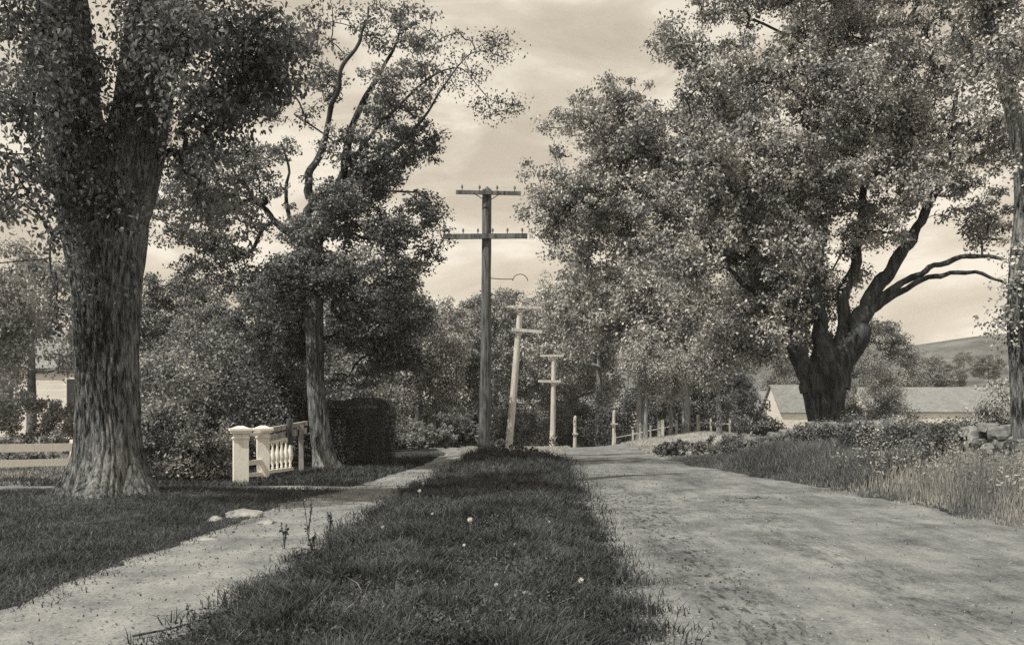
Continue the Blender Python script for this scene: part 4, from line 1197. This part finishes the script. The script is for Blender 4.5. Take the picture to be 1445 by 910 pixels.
p1, ln = pole(683, 650, 688, 268, 28.7, .165, .125, M["pole_dark"], 'tallest dark wooden pole standing at the end of the verge',
              [(274, -44, 47, -.02, .09, 4, 1), (335, -61, 57, .01, .12, 6, 0)])
mb = MB()
P0 = W(690, 393, 28.7); P0.y -= .1
pts = [P0, W(708, 394, 28.9), W(723, 394, 29.2)]
ring = [W(723 + 11 - 11 * math.cos(a), 398 - 11 * math.sin(a), 29.3) for a in np.linspace(.2, 3.0, 10)]
mb.tube(smooth_line(pts + ring, [.012] * (len(pts) + len(ring)), 3)[0], [.012] * ((len(pts) + len(ring) - 1) * 3 + 1), 5)
tag(mb.build("service_wire", M["iron"]), 'thin wire leaving the tall pole to a hanging loop', 'wire')
p2, _ = pole(717, 640, 735, 434, 54, .20, .155, M["pole_pale"], 'pale pole leaning right with two crossarms near its top',
             [(434, -19, 29, -.03, .12, 0, 1), (467, -10, 33, -.07, .15, 0, 1)])
pole(779, 648, 782, 502, 79, .23, .17, M["pole_pale"], 'upright pale pole with two short crossarms, second of the pale ones',
     [(502, -20, 13, 0, .15, 0, 1), (538, -22, 10, -.02, .17, 0, 1)])
pole(811, 640, 812, 588, 84, .17, .14, M["pole_pale"], 'short pale pole stub half buried in leaves, right of the crossarm poles',
     [(612, -4, 4, 0, .12, 0, 0)], pins=False)
pole(865, 630, 867, 580, 70, .13, .11, M["pole_pale"], 'farthest pale pole at the dark dip of the road', [(598, -5, 5, 0, .1, 0, 0)])


# ------------------------------------------------------------------ gate posts and baluster fence
def seg(px, py, d): return W(px, py, d)


A = Vector((at(346, 19.8), 19.8)); Bq = Vector((at(371, 20.8), 20.8)); Cq = Vector((at(412, 22.6), 22.6)); Dq = Vector((at(432, 23.9), 23.9))
gf = empty("gate_fence", (Bq.x, Bq.y, h(Bq.x, Bq.y)), 0, 'white garden fence with two square posts and turned balusters', 'fence')
org = Vector(gf.location)
def L3(v, z): return Vector((v.x, v.y, z)) - org


def fpost(v, ztop, w):
    z = h(v.x, v.y)
    ang = math.radians(20)
    mb = MB(); mb.box(L3(v, (z + ztop) / 2 - .05), (w, w, ztop - z + .1), rz=ang)
    po = mb.build("post", M["paint"], gf)
    mb = MB(); mb.box(L3(v, ztop + .03), (w + .1, w + .1, .05), rz=ang); mb.box(L3(v, ztop + .078), (w + .15, w + .15, .045), rz=ang)
    mb.box(L3(v, ztop - .09), (w + .04, w + .04, .03), rz=ang)
    mb.box(L3(v, ztop + .125), (w + .06, w + .06, .05), rz=ang, taper=.3)
    mb.build("cap", M["paint"], po)


zt1 = W(0, 610, 19.8).z; zt2 = W(0, 609, 20.8).z
fpost(Vector((A.x - .09, A.y)), zt1 - .02, .29)
fpost(Bq, zt2 - .02, .25)


def rail(v0, z0_, v1, z1_, w, t, mat="paint"):
    mb = MB(); mb.bar(L3(v0, z0_), L3(v1, z1_), w, t); return mb.build("rail", M[mat], gf)


dirAB = (Bq - A).normalized(); dBC = (Cq - Bq).normalized()
rail(A + dirAB * .2, zt1 - .05, Bq - dirAB * .14, zt2 - .05, .06, .06)
rail(A + dirAB * .2, zt1 - .62, Bq - dirAB * .14, zt2 - .62, .05, .10)
rail(A + dirAB * .2, zt1 - .86, Bq - dirAB * .14, zt2 - .88, .05, .08)
s_ = Bq + dBC * .14; e_ = Dq
zT = zt2
rail(s_, zT + .02, Dq, W(0, 597, 23.9).z, .09, .10, "old_paint")
rail(s_, zT - .17, Dq, W(0, 607, 23.9).z, .045, .14, "old_paint")
zb0 = h(Bq.x, Bq.y) + .16; zb1 = W(0, 661, 22.6).z
rail(s_, zb0, Cq, zb1, .07, .07)
zu0 = zT - .25; zu1 = W(0, 617, 22.6).z - .0
rail(s_, zu0, Cq, zu1, .05, .05)
nb = 6
for i in range(nb):
    t = (i + .6) / nb
    v = s_ + (Cq - s_) * t; lo = zb0 + (zb1 - zb0) * t + .03; hi = zu0 + (zu1 - zu0) * t
    Lh = hi - lo
    mb = MB(); prof = [(.032, 0), (.032, .1), (.02, .13), (.062, .32), (.066, .42), (.045, .6), (.024, .78), (.022, .86), (.034, .9), (.034, 1)]
    mb.lathe(L3(v, lo), [(r, q * Lh) for r, q in prof], 10); mb.build("baluster", M["paint"], gf, True)
# stout grey gate post with the gate behind
v = Vector((at(409, 22.3), 22.3)); zt = W(0, 591, 22.3).z
mb = MB(); mb.box(L3(v, (zt + h(v.x, v.y)) / 2 + .35), (.14, .12, (zt - h(v.x, v.y)) - .7), rz=.3); mb.build("post", M["wood_grey"], gf)
mb = MB(); v1 = Vector((at(425, 23.2), 23.2)); mb.box(L3(v1, (h(v1.x, v1.y) + W(0, 600, 23.2).z) / 2), (.1, .1, W(0, 600, 23.2).z - h(v1.x, v1.y)), rz=.3); mb.build("post", M["old_paint"], gf)

# rail fence at left
rf = empty("rail_fence", (at(-40, 22), 22, 0), 0, 'low whitewashed fence of two wide rails at far left', 'fence')
org = Vector(rf.location)
x0, x1 = at(-260, 22), at(150, 24)
for z_off, w in ((-.0, .19), (-.36, .17)):
    za = W(0, 637, 22).z + z_off + .02; zb = W(0, 631, 24).z + z_off
    mb = MB(); mb.bar(Vector((x0, 21.3, za)) - org, Vector((x1, 24.6, zb)) - org, .04, w); mb.build("rail", M["paint"], rf)
for t in (.0, .28, .56, .84):
    xx = x0 + (x1 - x0) * t; yy = 21.35 + 3.3 * t + .1; zz = h(xx, yy)
    mb = MB(); mb.box(Vector((xx, yy, (zz + .70) / 2)) - org, (.12, .12, .72 - zz + .05)); mb.build("post", M["paint"], rf)

# post fence on the sunny bank
pf = empty("post_fence", (at(930, 56), 56, h(at(930, 56), 56)), 0, 'low pale post and rail fence along the sunny bank', 'fence')
org = Vector(pf.location)
pxs = [868, 893, 903, 918, 930, 935, 955, 985, 1003, 1030, 1060]
prev = None
for i, px in enumerate(pxs):
    d = 58 - i * .5; xx = at(px, d); zz = h(xx, d)
    big = px in (930, 935, 985)
    mb = MB(); mb.box(Vector((xx, d, zz + .4)) - org, (.15 if big else .09, .12, 1.1 if big else .75)); mb.build("post", M["old_paint"], pf)
    if prev is not None:
        for q in (.5,):
            mb = MB(); mb.bar(Vector((prev[0], prev[1], prev[2] + q)) - org, Vector((xx, d, zz + q)) - org, .035, .05); mb.build("rail", M["old_paint"], pf)
    prev = (xx, d, zz)


# ------------------------------------------------------------------ buildings
def gabled(name, x, y, rz, w, dp, wall_h, roof_h, label, ov=.25, windows=(), base=None, gambrel=False, cat="barn", chimney=False):
    """w along local x (ridge runs along x), gable ends at -x and +x"""
    z = h(x, y) if base is None else base
    root = empty(name, (x, y, z), rz, label, cat)
    mb = MB(); a, b_ = w / 2, dp / 2
    prof = [(-b_, -.3), (b_, -.3), (b_, wall_h), (b_ * .0, wall_h + roof_h), (-b_, wall_h)]
    if gambrel: prof = [(-b_, -.3), (b_, -.3), (b_, wall_h), (b_ * .62, wall_h + roof_h * .62), (0, wall_h + roof_h), (-b_ * .62, wall_h + roof_h * .62), (-b_, wall_h)]
    n = len(prof)
    bmm = bmesh.new()
    lo = [bmm.verts.new((-a, p, q)) for p, q in prof]; hi = [bmm.verts.new((a, p, q)) for p, q in prof]
    bmm.faces.new(lo[::-1]); bmm.faces.new(hi)
    for i in range(n): bmm.faces.new((lo[i], lo[(i + 1) % n], hi[(i + 1) % n], hi[i]))
    bmesh.ops.recalc_face_normals(bmm, faces=bmm.faces)
    me = bpy.data.meshes.new("wall"); bmm.to_mesh(me); bmm.free(); me.materials.append(M["clapboard"])
    wo = bpy.data.objects.new("wall", me); COL.objects.link(wo); wo.parent = root
    rp = prof[2:]
    bmm = bmesh.new(); th = .09
    for i in range(len(rp) - 1):
        (p0, q0), (p1, q1) = rp[i], rp[i + 1]
        d = Vector((p1 - p0, q1 - q0)); nn = Vector((-d.y, d.x)).normalized() * -1
        if nn.y < 0: nn = -nn
        e0 = (p0 - d.normalized().x * (ov if i == 0 else 0), q0 - d.normalized().y * (ov if i == 0 else 0))
        e1 = (p1 + d.normalized().x * (ov if i == len(rp) - 2 else .0), p1 and q1 + d.normalized().y * (ov if i == len(rp) - 2 else 0) or q1)
        P = [(e0[0] + nn.x * .01, e0[1] + nn.y * .01), (e1[0] + nn.x * .01, e1[1] + nn.y * .01), (e1[0] + nn.x * th, e1[1] + nn.y * th), (e0[0] + nn.x * th, e0[1] + nn.y * th)]
        l2_ = [bmm.verts.new((-a - ov * .8, *q)) for q in P]; h2_ = [bmm.verts.new((a + ov * .8, *q)) for q in P]
        bmm.faces.new(l2_[::-1]); bmm.faces.new(h2_)
        for k in range(4): bmm.faces.new((l2_[k], l2_[(k + 1) % 4], h2_[(k + 1) % 4], h2_[k]))
    bmesh.ops.recalc_face_normals(bmm, faces=bmm.faces)
    me = bpy.data.meshes.new("roof"); bmm.to_mesh(me); bmm.free(); me.materials.append(M["shingle"])
    ro = bpy.data.objects.new("roof", me); COL.objects.link(ro); ro.parent = root
    if chimney:
        mb = MB(); mb.box((w * .2, 0, wall_h + roof_h + .3), (.7, .6, 1.6)); mb.build("chimney", M["stone"], ro)
    for (face, u, zc, ww, hh) in windows:
        # face 'f' = local -y side, 'g' = local -x gable
        if face == "f": c = (u, -b_ - .03, zc); sz = (ww, .08, hh); s2 = (ww - .16, .1, hh - .16)
        else: c = (-a - .03, u, zc); sz = (.08, ww, hh); s2 = (.1, ww - .16, hh - .16)
        mb = MB(); mb.box(c, sz); fo = mb.build("window", M["clapboard"], root)
        mb = MB(); mb.box(c, s2); mb.build("pane", M["window"], fo)
    return root


bx = at(1124, 90)
gabled("small_barn", bx + 1.2, 91.5, math.radians(7), 6.4, 4.6, 3.0, 2.35, 'small white barn with steep grey roof left of the spreading tree trunk', windows=[("g", 0.3, 3.6, .5, .9)], base=W(0, 580, 90).z - 3.0)
bx = at(1330, 95)
gabled("long_barn", bx, 97, math.radians(2), 15, 6.5, 3.0, 2.25, 'long low white barn with grey roof seen over the stone wall', windows=(), base=W(0, 580, 94).z - 3.0)
gabled("white_house", at(1020, 92), 96, math.radians(10), 11, 7, 3.2, 2.2, 'pale house glimpsed through leaves left of the small barn', windows=[("f", -3, 2, 1, 1.4), ("f", 0, 2, 1, 1.4), ("f", 3, 2, 1, 1.4)], cat="house", base=-2.6, chimney=True)
gabled("white_house", at(862, 150), 150, math.radians(-5), 12, 8, 4.5, 3, 'distant pale house seen under the trees at the end of the road', windows=[("f", -3, 2, 1, 1.6), ("f", 1, 2, 1, 1.6)], cat="house", base=-3.5)
gabled("white_house", at(745, 130), 130, math.radians(5), 9, 8, 5, 3, 'distant pale house glimpsed behind the leaning pole', windows=[("f", -2, 2, 1, 1.6)], cat="house", base=-3.2)
gabled("large_house", at(60, 47), 50, math.radians(-4), 13, 8, 3.3, 2.0, 'pale clapboard house veiled by leaves at far left', windows=[("f", -5, 1.9, 1.2, 1.9), ("f", -1.1, 1.9, 1.2, 1.9), ("f", 2.5, 1.9, 1.2, 1.9)], cat="house")
gabled("garden_house", at(350, 55), 57, math.radians(6), 9, 7, 3.9, 1.4, 'pale house whose eaves show through the dark trees behind the gate', windows=[("f", 0, 2.2, 1, 1.4)], cat="house")

# ------------------------------------------------------------------ air
mb = MB(); mb.box((100, 425, 40), (1100, 1010, 102))
m, nt, out = new_mat("haze_air")
pv = N(nt, "ShaderNodeVolumePrincipled"); pv.inputs["Density"].default_value = .0004; pv.inputs["Color"].default_value = (.96, .93, .86, 1)
pv.inputs["Anisotropy"].default_value = .2
nt.links.new(pv.outputs[0], out.inputs["Volume"])
hz_ = mb.build("haze", m); hz_["kind"] = "stuff"; hz_["label"] = "thin summer haze paling the far slope"; hz_["category"] = "haze"

# ------------------------------------------------------------------ sun and sky
SUN_DIR = Vector((-.74, -.56, 0)).normalized()
EL = math.radians(54)
sv = Vector((SUN_DIR.x * math.cos(EL), SUN_DIR.y * math.cos(EL), math.sin(EL)))
sd = bpy.data.lights.new("sun", "SUN"); sd.energy = 3.8; sd.angle = math.radians(.6); sd.color = (1.0, .95, .84)
so = bpy.data.objects.new("sun", sd); COL.objects.link(so)
so.rotation_euler = (-sv).to_track_quat("-Z", "Y").to_euler()
so.location = (-20, -10, 40)

w = bpy.data.worlds.new("World"); scene.world = w; w.use_nodes = True
nt = w.node_tree; nt.nodes.clear(); L = nt.links
out = N(nt, "ShaderNodeOutputWorld"); bg = N(nt, "ShaderNodeBackground")
sky = N(nt, "ShaderNodeTexSky"); sky.sky_type = "NISHITA"; sky.sun_disc = False
sky.sun_elevation = EL; sky.sun_rotation = math.atan2(SUN_DIR.x, SUN_DIR.y)
bw = N(nt, "ShaderNodeRGBToBW"); L.new(sky.outputs[0], bw.inputs[0])
pw = N(nt, "ShaderNodeMath", operation="POWER"); pw.inputs[1].default_value = .30; L.new(bw.outputs[0], pw.inputs[0])
tc = N(nt, "ShaderNodeTexCoord")
mp = N(nt, "ShaderNodeMapping"); mp.inputs["Scale"].default_value = (1.6, 1.2, 4.2); mp.inputs["Location"].default_value = (.35, 0, .2)
L.new(tc.outputs["Generated"], mp.inputs[0])
cn = N(nt, "ShaderNodeTexNoise"); cn.inputs["Scale"].default_value = 4; cn.inputs["Detail"].default_value = 8; cn.inputs["Roughness"].default_value = .52
cn.inputs["Distortion"].default_value = .5
L.new(mp.outputs[0], cn.inputs["Vector"])
cr = ramp(nt, cn.outputs[0], [(.40, (2.45, 2.15, 1.72)), (.52, (3.05, 2.72, 2.22)), (.60, (3.8, 3.45, 2.9))])
mul = N(nt, "ShaderNodeVectorMath", operation="SCALE"); L.new(cr, mul.inputs[0]); L.new(pw.outputs[0], mul.inputs["Scale"])
L.new(mul.outputs[0], bg.inputs[0]); bg.inputs[1].default_value = .15
L.new(bg.outputs[0], out.inputs[0])

# ------------------------------------------------------------------ render settings
vs = scene.view_settings
scene.display_settings.display_device = "sRGB"
vs.view_transform = "Standard"; vs.look = "None"; vs.gamma = 1; vs.exposure = 0.27; vs.use_curve_mapping = False
cy = scene.cycles
cy.max_bounces = 6; cy.diffuse_bounces = 3; cy.glossy_bounces = 2; cy.transmission_bounces = 4; cy.transparent_max_bounces = 4
cy.caustics_reflective = False; cy.caustics_refractive = False
cy.use_denoising = False
scene.render.filter_size = 1.6
